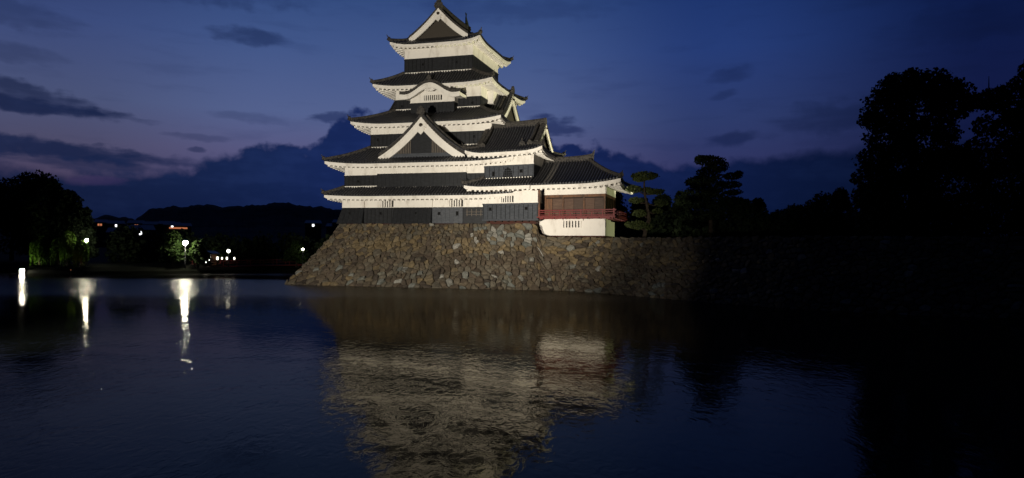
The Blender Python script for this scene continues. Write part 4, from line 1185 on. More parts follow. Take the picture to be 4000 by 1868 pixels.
# far shore: bank rising from the waterline, ground out to the horizon
shore = [(-400, 40), (-190, 62), (-140, 71), (-110, 75), (-100, 76.0), (-97, 77.0), (-90, 77.2), (-83, 77), (-74.6, 85.2), (-66.3, 96.5), (-52, 112), (-20, 126), (60, 135), (300, 150)]
def offs(p, d):
    return (p[0] - 0.55 * d, p[1] + 0.83 * d)
V = []; Fc = []
prof = [(0, -0.6), (0.3, 0.25), (1.6, 0.75), (4, 1.05), (14, 1.3), (60, 1.6)]
for p in shore:
    for d, z in prof:
        q = offs(p, d); V.append((q[0], q[1], z + (rng.uniform(-0.06, 0.06) if d else 0)))
n = len(prof)
for i in range(len(shore) - 1):
    for j in range(n - 1):
        a = i * n + j; Fc.append((a, a + n, a + n + 1, a + 1))
b0 = len(V)
for p in shore:
    q = offs(p, 60); dx, dy = q[0], q[1]; k = 3200 / math.hypot(dx, dy); V.append((dx * k, dy * k, 2.5))
for i in range(len(shore) - 1):
    Fc.append((i * n + n - 1, (i + 1) * n + n - 1, b0 + i + 1, b0 + i))
sheet('far_bank', V, Fc, 'earth')
# near bank under the camera
sheet('near_bank', [(-90, -60, 2.4), (60, -60, 2.4), (60, 1.2, 2.4), (-90, 1.2, 2.4), (60, 3.6, -0.6), (-90, 3.6, -0.6)], [(0, 1, 2, 3), (3, 2, 4, 5)], 'grass')
# wooded hills
def hills():
    rdg = [(-1150, 470, 40), (-900, 540, 33), (-760, 580, 28), (-668.0, 603.2, 24.4), (-656.9, 615.2, 30.0), (-646.7, 625.9, 33.0), (-637.4, 635.4, 31.2), (-626.4, 646.2, 29.5), (-625.1, 647.5, 32.0), (-616.6, 655.6, 40.0), (-603.5, 667.7, 44.0), (-585.1, 683.8, 46.0), (-572.4, 694.5, 47.4), (-559.3, 705.1, 46.5), (-538.8, 720.9, 47.3), (-513.9, 738.9, 52.6), (-495.2, 751.5, 51.8), (-479.9, 761.4, 49.8), (-460.2, 773.4, 47.0), (-448.2, 780.5, 47.0), (-389.3, 811.5, 43.0), (-250, 860, 38), (-100, 890, 30), (100, 900, 24), (420, 860, 20), (800, 700, 18)]
    V = []; Fc = []; r = random.Random(3)
    pts = []
    for i in range(len(rdg) - 1):
        a, b = rdg[i], rdg[i + 1]; L = math.hypot(b[0] - a[0], b[1] - a[1]); k = max(1, int(L / 3.0))
        for j in range(k): pts.append([a[c] + (b[c] - a[c]) * j / k for c in range(3)])
    ph = [r.uniform(0, 6.28) for _ in range(6)]
    prof = [(-0.42, 0.02), (-0.30, 0.16), (-0.18, 0.42), (-0.10, 0.66), (-0.04, 0.90), (0.0, 1.0), (0.05, 0.9), (0.2, 0.3)]
    for i, p in enumerate(pts):
        s = i * 3.0
        bump = 1.9 * abs(math.sin(s / 13.0 + ph[0])) + 1.4 * abs(math.sin(s / 6.1 + ph[1])) + r.uniform(-0.7, 0.9) - 1.0
        for k, (q, h) in enumerate(prof):
            f = 1 + q
            z = p[2] * h + (bump if 0.5 < h else 0.0) + r.uniform(-0.6, 0.6) * (1 if 0.1 < h < 1 else 0)
            V.append((p[0] * f, p[1] * f, max(1.0, z)))
    n = len(prof)
    for i in range(len(pts) - 1):
        for j in range(n - 1):
            a = i * n + j; Fc.append((a, a + n, a + n + 1, a + 1))
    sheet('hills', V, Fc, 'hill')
hills()

# ================================================================== TREES
def leaf_mesh(name, blobs, count, size, mt, par, seed=0, droop=0.0, flat=0.0):
    """blobs: (cx,cy,cz, rx,ry,rz) world; leaf clumps scattered through the outer shell of each blob"""
    r = random.Random(seed)
    off = parent_world(par)
    tot = sum((b[3] * b[4] + b[3] * b[5] + b[4] * b[5]) for b in blobs)
    V = []; Fc = []
    for b in blobs:
        n = int(count * (b[3] * b[4] + b[3] * b[5] + b[4] * b[5]) / tot)
        for _ in range(n):
            while True:
                x, y, z = r.uniform(-1, 1), r.uniform(-1, 1), r.uniform(-1, 1)
                d = x * x + y * y + z * z
                if 0.03 < d <= 1: break
            d = math.sqrt(d); k = (0.45 + 0.58 * r.random() ** 0.6) / d
            k *= 1 + 0.18 * math.sin(5 * x + seed) * math.sin(4 * y + 1.3 * z + seed)
            P = (b[0] + x * k * b[3] - off[0], b[1] + y * k * b[4] - off[1], b[2] + z * k * b[5] - off[2])
            s_ = size * r.uniform(0.6, 1.35)
            a = Vector((r.gauss(0, 1), r.gauss(0, 1), r.gauss(0, 1) * (1 - flat))).normalized()
            c_ = a.cross(Vector((r.gauss(0, 1), r.gauss(0, 1), r.gauss(0, 1)))).normalized()
            if droop: a = Vector((r.gauss(0, 0.12), r.gauss(0, 0.12), -1.0)) * droop
            q0 = len(V)
            for (u, w) in ((-0.5, -0.25), (0.1, -0.55), (0.6, 0.05), (0.05, 0.5)):
                V.append((P[0] + a[0] * u * s_ + c_[0] * w * s_, P[1] + a[1] * u * s_ + c_[1] * w * s_, P[2] + a[2] * u * s_ + c_[2] * w * s_))
            Fc.append((q0, q0 + 1, q0 + 2, q0 + 3))
    me = bpy.data.meshes.new(name); me.from_pydata(V, [], Fc); me.materials.append(M[mt]); me.update()
    o = bpy.data.objects.new(name, me); col.objects.link(o); o.parent = par
    return o
def trunk_mesh(par, paths, name='trunk', mt='bark'):
    mb = MB()
    for path, r0, r1 in paths:
        n = len(path)
        prof = [(math.cos(w), math.sin(w)) for w in [math.pi * 2 * j / 7 for j in range(7)]]
        mb.smooth = True
        mb.sweep([Vector(p) for p in path], prof, True, True, upv=Vector((0.03, 1, 0.02)), scales=[r0 + (r1 - r0) * i / (n - 1) for i in range(n)])
    return mb.build(name, M[mt], par)
def tree(x, y, gz, top_z, width, label, style='round', mt='darkleaf', count=2600, size=0.5, seed=1, group=None, cat='tree', low=0.25):
    r = random.Random(seed * 13 + 5)
    t = empty('broadleaf_tree' if style == 'round' else 'conifer_tree', (x, y, gz), label, cat, group)
    H = top_z - gz; blobs = []
    if style == 'round':
        n = 7 + int(width)
        for i in range(n):
            a = r.uniform(0, 6.28); zz = gz + H * r.uniform(low + 0.05, 0.86); k = math.sin(min(1.0, max(0.15, 1.12 - (zz - gz) / H * 0.75)) * 1.57)
            d = width * 0.34 * k * r.random() ** 0.5; rr = width * r.uniform(0.16, 0.26) + 0.2
            blobs.append((x + d * math.cos(a), y + d * math.sin(a), zz, rr, rr, rr * r.uniform(0.7, 1.0)))
        blobs.append((x, y, top_z - width * 0.20, width * 0.24, width * 0.24, width * 0.20))
        blobs.append((x, y, gz + H * 0.55, width * 0.42, width * 0.42, H * 0.33))
    elif style == 'tier':
        n = 9
        for i in range(n):
            f = i / (n - 1.0); zz = gz + H * (low + (0.95 - low) * f); w = width * (0.5 - 0.33 * f) * r.uniform(0.7, 1.15)
            a = r.uniform(0, 6.28)
            blobs.append((x + 0.3 * w * math.cos(a), y + 0.3 * w * math.sin(a), zz, w, w, H * 0.055 + 0.15))
            if i % 2 == 0: blobs.append((x - 0.7 * w * math.cos(a), y - 0.7 * w * math.sin(a), zz - 0.3, w * 0.5, w * 0.5, H * 0.04 + 0.1))
    leaf_mesh('crown', blobs, count, size, mt, t, seed)
    paths = [([(x, y, gz - 0.3), (x + 0.1, y, gz + H * 0.4), (x - 0.05, y + 0.1, gz + H * 0.9)], 0.035 * H * 0.6 + 0.08, 0.04)]
    for b in blobs[:5]:
        paths.append(([(x, y, gz + H * 0.3), ((x + b[0]) / 2, (y + b[1]) / 2, (gz + H * 0.3 + b[2]) / 2 + 0.2), (b[0], b[1], b[2])], 0.09, 0.03))
    trunk_mesh(t, paths)
    return t
GF = 1.1
LG = 'trees along the far left bank'
for i, (x, y, tz, w, lab) in enumerate([
    (-113.5, 84, 14.4, 9.5, 'dark tree at the left frame edge beside the far bank'), (-107.0, 86, 14.1, 8.0, 'leftmost wholly visible dark tree behind the green lit willows'),
    (-102.2, 85.8, 15.1, 7.6, 'tallest dark tree of the left bank clump'), (-97.5, 84.5, 13.5, 6.2, 'dark tree with sloping right shoulder beside the tallest left one'),
    (-93.0, 83.2, 11.8, 4.4, 'shorter dark tree stepping down to the right of the left clump'), (-89.2, 82.5, 9.2, 3.6, 'small dark tree at the right foot of the left clump, by a lamp'),
    ]):
    tree(x, y, GF, tz, w, lab, 'round', 'darkleaf', 6500, 0.40, 20 + i, LG, low=0.1)
for i, (x, y, tz, w, lab) in enumerate([
    (-87.0, 88, 6.2, 6.0, 'low dark tree behind the leftmost street lamp'), (-83, 94, 4.9, 8.0, 'low rounded dark tree between the two left lamps'),
    (-90, 98, 5.2, 9.0, 'broad low dark tree far behind the bank'), (-73.5, 101, 5.0, 7.6, 'dark tree above the row of lanterns'),
    (-70, 108, 5.4, 8.0, 'dark tree behind the third street lamp'), (-63.0, 107, 5.4, 7.0, 'dark tree left of the lamp beside the stone wall'), (-57, 106, 6.0, 7.0, 'dark tree partly hidden by the stone wall slope'),
    (-79, 99, 5.2, 8.5, 'dark tree behind the brightest street lamp')]):
    tree(x, y, GF, tz, w, lab, 'round', 'darkleaf', 2200, 0.55, 40 + i, 'low trees behind the far bank', low=0.05)
# lamp-lit greenery
tree(-77.0, 86.6, 0.9, 5.9, 4.6, 'green lit layered tree left of the brightest lamp', 'tier', 'leaf', 2600, 0.34, 61, None, low=0.25)
tree(-73.4, 87.4, 0.9, 4.6, 3.2, 'green lit bush hugging the brightest lamp', 'round', 'leaf', 1500, 0.30, 62, None, low=0.15)
tree(-74.9, 94.0, 0.9, 3.6, 3.4, 'dim green bush above the lit booth', 'round', 'leaf', 1200, 0.34, 63, None, low=0.1)
tree(-65.0, 99.4, 0.9, 4.6, 4.4, 'green lit tree beside the lamp next to the stone wall', 'tier', 'leaf', 2000, 0.34, 64, None, low=0.25)
# willows
def willow(x, y, gz, tz, w, label, seed, n=900):
    t = empty('willow_tree', (x, y, gz), label, 'willow', 'willows hanging over the far bank'); r = random.Random(seed)
    off = parent_world(t); V = []; Fc = []
    for i in range(n):
        a = r.uniform(0, 6.28); d = w * 0.5 * math.sqrt(r.random())
        px, py = x + d * math.cos(a), y + d * math.sin(a)
        z0 = gz + (tz - gz) * (0.65 + 0.35 * math.sqrt(max(0, 1 - (d / (w * 0.5)) ** 2))) - r.uniform(0, 0.5)
        zl = gz + (tz - gz) * (0.30 + 0.22 * math.sin(px * 4.1 + seed) + 0.16 * math.sin(px * 9.7 + py * 3) + r.uniform(-0.12, 0.25))
        z = z0; k = 0
        while z > zl and r.random() < 0.985:
            s_ = r.uniform(0.10, 0.20); l = r.uniform(0.22, 0.42); b = r.uniform(0, 3.14)
            q0 = len(V); jx, jy = r.uniform(-0.06, 0.06), r.uniform(-0.06, 0.06)
            for (u, wv) in ((0, 0), (0.4, -0.5), (1, 0), (0.4, 0.5)):
                V.append((px + jx + math.cos(b) * wv * s_ - off[0], py + jy + math.sin(b) * wv * s_ - off[1], z - u * l - off[2]))
            Fc.append((q0, q0 + 1, q0 + 2, q0 + 3)); z -= l * r.uniform(0.7, 2.2)
    me = bpy.data.meshes.new('crown'); me.from_pydata(V, [], Fc); me.materials.append(M['willowleaf']); me.update()
    o = bpy.data.objects.new('crown', me); col.objects.link(o); o.parent = t
    trunk_mesh(t, [([(x, y, gz - 0.3), (x + 0.15, y, gz + 1.2), (x, y + 0.1, tz - 0.6)], 0.22, 0.06)])
willow(-93.6, 79.4, 0.9, 5.2, 2.4, 'brightest green willow, leftmost, hanging in front of a hidden lamp', 71, 800)
willow(-91.2, 80.2, 0.9, 4.9, 2.0, 'second willow from the left, dimly lit', 72, 600)
willow(-88.0, 79.0, 0.9, 5.9, 2.0, 'slender tall willow, third from the left', 73, 500)
willow(-85.2, 78.6, 0.9, 4.6, 1.9, 'small willow beside the leftmost visible lamp', 74, 400)

# ================================================================== LAMPS
def street_lamp(x, y, gz, hz, label, rad=0.30, mt='lamp'):
    t = empty('street_lamp', (x, y, gz), label, 'street lamp', 'globe street lamps on the far bank')
    mb = MB(); mb.smooth = True
    prof = [(math.cos(w), math.sin(w)) for w in [math.pi * 2 * j / 8 for j in range(8)]]
    mb.sweep([Vector((x, y, gz - 0.2)), Vector((x, y, gz + 0.5)), Vector((x, y, gz + 0.55)), Vector((x, y, hz - rad))], prof, True, True, upv=Vector((0, 1, 0)), scales=[0.11, 0.10, 0.06, 0.045])
    mb.build('pole', M['metal'], t)
    mb = MB(); mb.sweep([Vector((x, y, hz + rad * 0.9)), Vector((x, y, hz + rad * 1.15)), Vector((x, y, hz + rad * 1.4))], prof, True, True, upv=Vector((0, 1, 0)), scales=[rad * 0.8, rad * 0.6, 0.03]); mb.build('cap', M['metal'], t)
    mb = MB(); mb.smooth = True
    N = 12
    rows = []
    for i in range(9):
        a = -math.pi / 2 + math.pi * i / 8
        rows.append([(x + rad * math.cos(a) * math.cos(2 * math.pi * j / N), y + rad * math.cos(a) * math.sin(2 * math.pi * j / N), hz + rad * math.sin(a)) for j in range(N + 1)])
    mb.grid(rows); mb.build('globe', M[mt], t)
    return t
street_lamp(-84.8, 79.0, 0.85, 4.45, 'street lamp beside the dark left clump, small and white', 0.20)
street_lamp(-73.9, 85.4, 0.85, 4.25, 'brightest street lamp, glowing in front of the green layered tree', 0.33)
street_lamp(-70.7, 90.6, 0.9, 3.10, 'street lamp above the row of lanterns', 0.25, 'dimlamp')
street_lamp(-63.0, 98.1, 0.9, 3.45, 'street lamp beside the slope of the stone wall', 0.20, 'dimlamp')
def bank_light(x, y, z, aim, label, energy, w=0.28, colr=(0.85, 1.0, 0.55), em=None):
    """squat floodlight standing at the waterline: housing, bright lens, and its beam"""
    t = empty('bank_floodlight', (x, y, z), label, 'floodlight')
    d = Vector((-x, -y, 0)).normalized(); n_ = Vector((-d.y, d.x, 0))
    def FB_(a, b, c): return (x + n_.x * a + d.x * b, y + n_.y * a + d.y * b, z + c)
    mb = MB(FB_); mb.box(-w, w, -0.35, 0.0, 0.0, w * 1.6); mb.box(-0.05, 0.05, -0.2, -0.1, -0.8, 0.0); mb.build('housing', M['metal'], t)
    mb = MB(FB_); mb.box(-w * 0.85, w * 0.85, 0.0, 0.03, 0.05, w * 1.5); mb.build('lens', em or M['lamp'], t)
    l = spot('floodlight_beam', (x - d.x * 0.5, y - d.y * 0.5, z + w * 1.9), aim, energy, colr, 95, 0.8, 0.1)
bank_light(-93.6, 76.75, -0.08, (-93.4, 79.6, 3.4), 'squat floodlight glaring at the waterline below the brightest willow', 420)
spot('willow_uplight', (-88.2, 77.6, 0.9), (-88.0, 79.0, 4.0), 60, (0.85, 1.0, 0.5), 80, 0.8, 0.1)
bank_light(-84.6, 76.4, 0.35, (-85.0, 78.6, 3.5), 'tiny dim orange lamp low on the bank below the leftmost street lamp', 25, 0.07, (1.0, 0.5, 0.25), M['winorange'])

# lit booth and lantern row, red bridge
bo = empty('ticket_booth', (-74.1, 90.6, 1.0), 'small brightly lit booth left of the lantern row by the red bridge', 'booth')
mb = MB(); mb.box(-74.75, -73.5, 90.3, 91.5, 0.9, 1.25); mb.box(-74.75, -74.65, 90.3, 91.5, 1.25, 2.6); mb.box(-73.6, -73.5, 90.3, 91.5, 1.25, 2.6); mb.build('wall', M['wood'], bo)
mb = MB(); mb.box(-74.62, -73.63, 90.36, 90.42, 1.27, 2.52); mb.build('lit_window', M['kioskglow'], bo)
mb = MB(); mb.box(-74.18, -74.12, 90.30, 90.355, 1.27, 2.55); mb.box(-74.65, -73.6, 90.30, 90.355, 2.1, 2.15); mb.build('window_frame', M['darkwood'], bo)
mb = MB(); mb.sweep([Vector((-74.1, 90.0, 2.6)), Vector((-74.1, 91.8, 2.6))], [(-1.0, 0), (-0.95, 0.12), (0, 0.5), (0.95, 0.12), (1.0, 0)], True, True); mb.build('roof', M['tile'], bo)
pos = [(-75.9, 90.1, 0.20), (-75.3, 90.2, 0.13), (-72.95, 91.0, 0.17), (-72.3, 91.2, 0.12), (-71.6, 91.4, 0.14), (-70.6, 91.8, 0.13)]
names = ['leftmost and largest lantern of the row', 'small lantern just left of the lit booth', 'lantern just right of the lit booth', 'fourth lantern of the row from the left', 'fifth lantern of the row from the left', 'rightmost lantern of the row']
for (x, y, rr), nm in zip(pos, names):
    t = empty('paper_lantern', (x, y, 0.9), nm, 'lantern', 'lanterns in a row above the red bridge')
    mb = MB(); prof = [(math.cos(w), math.sin(w)) for w in [math.pi * 2 * j / 8 for j in range(8)]]
    mb.sweep([Vector((x, y, 0.8)), Vector((x, y, 2.0 - rr * 1.5))], [(a * 0.035, b * 0.035) for a, b in prof], True, True, upv=Vector((0, 1, 0))); build_split(mb, 'post', M['darkwood'], t)
    mb = MB(); mb.smooth = True
    mb.sweep([Vector((x, y, 2.0 - rr * 1.5)), Vector((x, y, 2.0 - rr)), Vector((x, y, 2.0)), Vector((x, y, 2.0 + rr)), Vector((x, y, 2.0 + rr * 1.5))], prof, True, True, upv=Vector((0, 1, 0)), scales=[rr * 0.5, rr * 0.9, rr, rr * 0.9, rr * 0.5]); mb.build('shade', M['lantern'], t)
    mb = MB(); mb.box(x - rr * 0.6, x + rr * 0.6, y - rr * 0.6, y + rr * 0.6, 2.0 + rr * 1.5, 2.04 + rr * 1.5); mb.build('cap', M['darkwood'], t)
br = empty('red_bridge', (-70.5, 93.0, 0.3), 'low dark red wooden bridge between the lantern row and the stone wall', 'bridge')
B0 = Vector((-74.8, 88.0, 0)); B1 = Vector((-50.0, 116.5, 0)); BD = (B1 - B0).normalized(); BN = Vector((-BD.y, BD.x, 0)); BL = (B1 - B0).length
def FB(x, y, z):
    p = B0 + BD * x + BN * y; return (p.x, p.y, z + 0.35 * math.sin(math.pi * max(0, min(1, x / BL))))
def arcbox(mb, y0, y1, z0, z1, n=16):
    for i in range(n):
        a, b = BL * i / n, BL * (i + 1) / n
        mb.hexa([(a, y0, z0), (b, y0, z0), (b, y1, z0), (a, y1, z0), (a, y0, z1), (b, y0, z1), (b, y1, z1), (a, y1, z1)])
mb = MB(FB); arcbox(mb, 0, 2.4, 0.55, 0.72); mb.build('deck', M['bridgered'], br)
mb = MB(FB)
for yy in (0.05, 2.3):
    arcbox(mb, yy, yy + 0.08, 1.42, 1.52); arcbox(mb, yy, yy + 0.06, 1.08, 1.14)
mb.build('handrail', M['bridgered'], br)
mb = MB(FB)
for i in range(20):
    x = 0.3 + i * (BL - 0.6) / 19
    for yy in (0.02, 2.27): mb.box(x - 0.06, x + 0.06, yy, yy + 0.14, 0.72, 1.6)
build_split(mb, 'railing_post', M['bridgered'], br)
mb = MB(FB)
for i in range(6):
    x = 1.5 + i * (BL - 3) / 5
    for yy in (0.2, 2.0): mb.box(x - 0.12, x + 0.12, yy, yy + 0.24, -1.4, 0.55)
build_split(mb, 'pier', M['darkwood'], br)

# ================================================================== HOUSES WITH LIT WINDOWS ON THE FAR SLOPE
hl = [(-349.0, 334.0, 14.8, 'o', 'far house with a pair of orange windows, leftmost on the hillside', 1.1), (-340.0, 336.7, 14.2, 'w', 'far house with a faint white window right of the leftmost one', 0.5),
      (-328.7, 340.0, 14.5, 'o', 'far house with an orange window at the foot of the big hill', 1.0), (-320.1, 342.6, 13.9, 'o', 'far house with a small orange window left of the white one', 0.7),
      (-311.7, 345.1, 14.3, 'w', 'far house with a tiny white window above the green lit tree', 0.4), (-308.8, 346.0, 13.8, 'w', 'far house with a white window beside the wide orange one', 0.6),
      (-302.9, 347.8, 13.2, 'O', 'far building with one wide orange window band', 3.0), (-208.6, 209.0, 6.7, 'w', 'nearer house with a bright white window, lower left of the slope', 0.55),
      (-202.1, 211.0, 7.8, 'w', 'nearer house with a white window, upper right of its neighbour', 0.5), (-230.6, 369.4, 15.6, 'w', 'far house with a white window near the keep', 0.6),
      (-215.3, 373.9, 16.2, 'w', 'far house with a white window right at the stone wall corner', 0.8), (-218.8, 372.9, 13.9, 'w', 'far house with a faint window low beside the stone wall', 0.5)]
for x, y, z, k, lab, w in hl:
    t = empty('distant_house', (x, y, 2.0), lab, 'house', 'houses with lit windows far behind the moat')
    d = Vector((-x, -y, 0)).normalized(); n_ = Vector((-d.y, d.x, 0))
    def FH(a, b, c, x=x, y=y, d=d, n_=n_): return (x + n_.x * a - d.x * b, y + n_.y * a - d.y * b, c)
    mb = MB(FH); mb.box(-4.5, 4.5, 0.1, 7, 1.0, z + 1.2); mb.build('wall', M['housewall'], t)
    mb = MB(FH)
    mb.hexa([(-5, -0.4, z + 1.2), (5, -0.4, z + 1.2), (5, 7.5, z + 1.2), (-5, 7.5, z + 1.2), (-4.2, 3.4, z + 3.0), (4.2, 3.4, z + 3.0), (4.2, 3.7, z + 3.0), (-4.2, 3.7, z + 3.0)])
    mb.build('roof', M['tile'], t)
    mb = MB(FH)
    if k == 'o': mb.box(-w, -0.15, 0.0, 0.09, z - 0.8, z + 0.5); mb.box(0.15, w, 0.0, 0.09, z - 0.8, z + 0.5)
    elif k == 'O': mb.box(-w * 2.4, w * 0.8, 0.0, 0.09, z - 0.5, z + 0.4)
    else: mb.box(-w, w, 0.0, 0.09, z - 0.7, z + 0.7)
    mb.build('window', M['winwhite' if k == 'w' else 'winorange'], t)

# ================================================================== RIGHT SIDE : PRUNED PINE AND TREES
pn = empty('pruned_pine', (-8.4, 75.7, 5.1), 'cloud-pruned pine with flat pads and a bare leaning trunk, right of the pavilion', 'pine tree')
tr = [(-8.4, 75.7, 4.9), (-8.25, 75.75, 5.9), (-7.9, 75.9, 7.1), (-8.0, 75.8, 8.0), (-8.15, 75.8, 8.8), (-8.35, 75.8, 9.7), (-8.4, 75.7, 10.5), (-8.4, 75.7, 11.2)]
pads = [(-8.4, 75.7, 11.62, 1.45, 1.1, 0.42), (-8.9, 75.6, 11.3, 0.8, 0.7, 0.25), (-9.35, 75.5, 10.25, 0.85, 0.8, 0.36), (-7.3, 76.0, 10.0, 0.95, 0.8, 0.30), (-8.1, 76.3, 10.2, 0.7, 0.6, 0.28),
        (-9.2, 75.5, 9.1, 0.85, 0.7, 0.30), (-6.7, 76.2, 8.85, 0.75, 0.6, 0.30), (-8.8, 75.6, 7.75, 0.75, 0.7, 0.38), (-7.1, 76.1, 8.0, 0.6, 0.5, 0.25), (-9.0, 75.5, 6.55, 1.05, 0.8, 0.42), (-8.0, 75.5, 6.35, 0.6, 0.5, 0.25), (-9.9, 75.5, 6.6, 0.5, 0.5, 0.25)]
leaf_mesh('crown', pads, 7000, 0.17, 'pineleaf', pn, 5, flat=0.3)
paths = [(tr, 0.24, 0.08)]
for b in pads[2:]:
    k = min(range(len(tr)), key=lambda i: abs(tr[i][2] - (b[2] - 0.25)))
    paths.append(([tr[k], ((tr[k][0] + b[0]) / 2, (tr[k][1] + b[1]) / 2, b[2] - 0.30), (b[0], b[1], b[2] - 0.12)], 0.08, 0.035))
trunk_mesh(pn, paths)
# tall ragged conifer
tc_ = empty('tall_pine', (-2.4, 98.3, 5.1), 'tall ragged dark pine standing alone above the tree line right of the pavilion', 'pine tree')
bl = [(-2.5, 98.3, 15.7, 1.9, 1.5, 0.7), (-3.4, 98, 16.0, 1.0, 0.9, 0.4), (-1.5, 98.3, 14.9, 1.5, 1.3, 0.8), (-2.6, 98.3, 14.0, 1.6, 1.3, 0.9), (-3.9, 98.0, 12.9, 1.5, 1.3, 0.8), (-4.8, 97.8, 12.9, 0.8, 0.8, 0.4), (0.4, 99.0, 13.7, 1.3, 1.1, 0.45), (1.2, 99.2, 14.1, 0.6, 0.6, 0.3),
      (-2.4, 98.3, 12.4, 2.0, 1.7, 1.2), (0.0, 99.0, 12.6, 1.6, 1.3, 0.5), (0.6, 99.1, 11.6, 1.1, 1.0, 0.4), (-4.2, 97.9, 11.3, 2.0, 1.6, 0.9), (-2.0, 98.4, 10.6, 2.6, 2.0, 1.3), (-5.4, 97.6, 10.4, 1.6, 1.2, 0.7), (-3.0, 98.2, 9.2, 3.3, 2.4, 1.4), (0.8, 99.2, 10.2, 1.9, 1.4, 0.8), (1.6, 99.4, 9.4, 1.8, 1.4, 0.9), (-5.8, 97.5, 8.9, 1.5, 1.2, 0.7), (-4.8, 97.8, 7.6, 1.6, 1.3, 0.8)]
leaf_mesh('crown', bl, 14000, 0.24, 'darkleaf', tc_, 9)
trunk_mesh(tc_, [([(-2.2, 98.3, 4.8), (-2.3, 98.3, 9), (-2.6, 98.3, 13), (-2.4, 98.3, 16)], 0.35, 0.08)] + [([(-2.3, 98.3, b[2] - 0.6), ((b[0] - 2.3) / 2, (b[1] + 98.3) / 2, b[2] - 0.2), (b[0], b[1], b[2])], 0.1, 0.04) for b in bl[4:14]])
RT = [(-16.5, 109.0, 12.8, 5.0, 'dark tree showing just above the pavilion veranda, nearest the box wall'), (-12.6, 110.8, 11.8, 4.2, 'dark tree seen behind the pruned pine trunk'), (-9.6, 111.8, 12.4, 4.0, 'dark rounded tree between the pruned pine and the tall ragged pine'), (-7.0, 112.4, 12.9, 3.4, 'narrow dark tree close left of the tall ragged pine'),
      (1.6, 115.0, 11.8, 5.0, 'dark tree just right of the tall ragged pine'), (4.2, 115.7, 12.0, 3.8, 'small rounded dark tree, second right of the tall ragged pine'), (7.0, 117, 10.0, 4.2, 'lowest dark tree at the dip of the skyline'),
      (10.2, 117.6, 11.0, 5.2, 'dark tree where the skyline rises again right of the dip'), (13.4, 118.6, 12.9, 5.4, 'rounded dark tree midway along the right skyline'), (16.3, 119.5, 13.7, 4.2, 'dark tree with a peaked top on the right skyline'),
      (19.2, 120.3, 13.2, 5.0, 'dark tree next to the big black tree edge'), (23.5, 121.5, 14.0, 6.0, 'dark tree half hidden by the big black tree'), (-1.5, 108, 8.6, 6.0, 'low dark shrub tree beneath the tall ragged pine'), (-20.5, 110, 11.5, 5.5, 'dark tree hidden behind the pavilion wall')]
for i, (x, y, tz, w, lab) in enumerate(RT[:13]):
    tree(x, y, 5.1, tz, w, lab, 'round', 'darkleaf', 3600, 0.34, 90 + i, 'dark trees of the castle garden skyline', low=0.05)
# dark hedge mass that closes the garden below the skyline
for i, (x0, x1, lab) in enumerate([(-20, -4, 'long dark hedge behind the pruned pine'), (-4, 12, 'long dark hedge beneath the skyline dip'), (12, 30, 'long dark hedge left of the big black tree')]):
    h = empty('garden_hedge', ((x0 + x1) / 2, 104, 5.1), lab, 'hedge')
    leaf_mesh('foliage', [(x, 104 + 1.5 * math.sin(x), 7.0, 2.6, 1.6, 2.3) for x in [x0 + 2 * k for k in range(int((x1 - x0) / 2) + 1)]], 4200, 0.5, 'darkleaf', h, 120 + i)
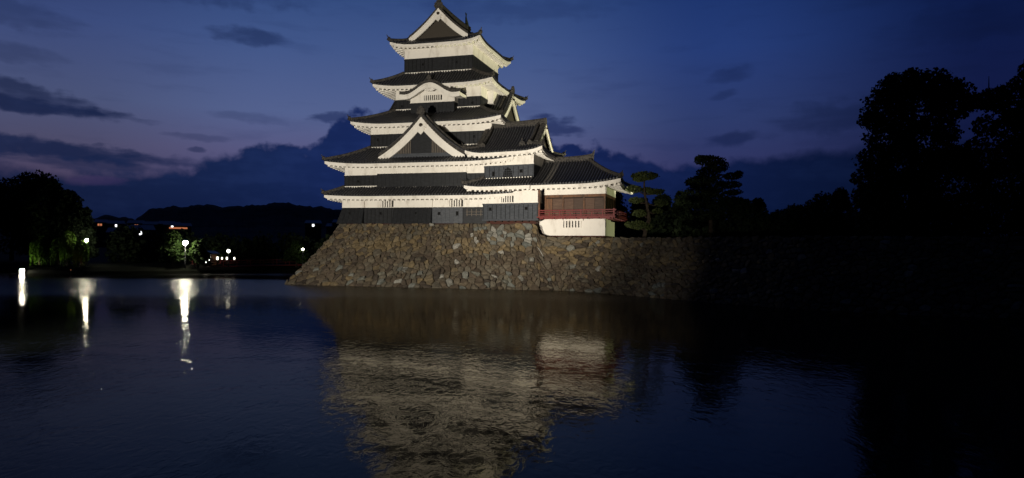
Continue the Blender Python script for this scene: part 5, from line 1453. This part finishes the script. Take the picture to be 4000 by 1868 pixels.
# big near black trees
def big_tree(x, y, blobs, label, seed, count, size, mt='darkleaf', tops=()):
    t = empty('big_evergreen', (x, y, 5.1), label, 'tree', 'big black evergreens at the right edge')
    leaf_mesh('crown', blobs, count, size, mt, t, seed)
    paths = [([(x, y, 4.8), (x, y, 10), (x, y, max(b[2] for b in blobs))], 0.5, 0.1)]
    for b in blobs[:8]: paths.append(([(x, y, b[2] * 0.7 + 1.5), (b[0], b[1], b[2])], 0.14, 0.04))
    for (a, b, z0, z1) in tops: paths.append(([(a, b, z0), (a, b, z1)], 0.07, 0.02))
    trunk_mesh(t, paths)
r = random.Random(77)
b1 = [(18.6, 71, 18.0, 1.0, 1.2, 0.9), (19.7, 71.3, 17.0, 0.9, 1.0, 0.7), (15.1, 70.0, 19.3, 0.8, 0.8, 0.7), (13.4, 69.4, 18.8, 0.7, 0.7, 0.7), (18.8, 71, 11.9, 2.0, 1.8, 1.3), (17.9, 70.5, 14.4, 1.2, 1.2, 1.1), (20.4, 71, 11.2, 1.6, 1.6, 1.1), (15.2, 69.0, 16.6, 3.4, 3.0, 2.7), (12.9, 68.4, 16.2, 2.0, 2.0, 1.9), (18.0, 69.6, 16.9, 2.2, 2.0, 1.8), (14.0, 68.7, 18.0, 2.0, 2.0, 1.3), (16.4, 69.2, 18.3, 2.1, 2.0, 1.3), (11.7, 68.0, 15.3, 1.1, 1.2, 0.9), (13.0, 68.4, 13.7, 1.9, 2.0, 1.2), (15.6, 69, 13.4, 2.6, 2.3, 1.9), (12.2, 68.1, 12.0, 1.8, 2.0, 1.1), (14.6, 68.9, 11.2, 3.2, 2.6, 1.9), (11.9, 68.0, 10.4, 1.8, 2.0, 1.2), (14.3, 68.7, 8.6, 3.6, 3.0, 2.3), (12.0, 68.0, 8.6, 1.8, 1.8, 1.4), (17.5, 69.3, 9.8, 3.2, 2.8, 2.8), (16.8, 69.3, 6.8, 3.6, 2.8, 1.9), (12.9, 68.2, 6.4, 2.4, 2.2, 1.3), (18.4, 69.6, 12.2, 1.4, 1.6, 0.9)]
big_tree(15.0, 69.0, b1, 'big black evergreen with rounded head, left one of the pair at the right edge', 201, 30000, 0.25)
b2 = [(20.6, 70, 16.9, 1.2, 1.2, 0.8), (20.9, 70.6, 14.8, 1.1, 1.1, 1.0), (20.3, 70.6, 13.0, 1.2, 1.2, 0.9), (22.0, 68.0, 14.0, 1.6, 1.6, 1.6),  (22.3, 67.0, 16.4, 2.4, 2.4, 1.5), (25.0, 67.4, 16.4, 2.8, 2.6, 1.8), (20.4, 66.7, 16.4, 1.3, 1.5, 0.9), (23.6, 67.0, 14.8, 2.6, 2.4, 1.5), (21.8, 66.9, 11.7, 2.0, 2.0, 1.5), (24.4, 67.2, 12.4, 3.0, 2.6, 2.2), (22.0, 66.8, 9.3, 3.4, 2.8, 2.4), (25.6, 67.4, 9.0, 3.4, 3.0, 3.0), (20.6, 66.6, 7.2, 2.6, 2.4, 2.2), (24.4, 67, 6.4, 3.2, 2.8, 1.8), (22.5, 67.0, 17.8, 0.9, 0.9, 0.7), (22.5, 67.0, 18.7, 0.45, 0.45, 0.5), (28.5, 67.4, 13, 3, 3, 5)]
big_tree(23.0, 67.0, b2, 'big black evergreen cut by the right frame edge, with a pointed tip', 202, 26000, 0.25, tops=[(22.5, 67.0, 18.2, 19.6), (20.0, 66.8, 16.6, 18.3)])
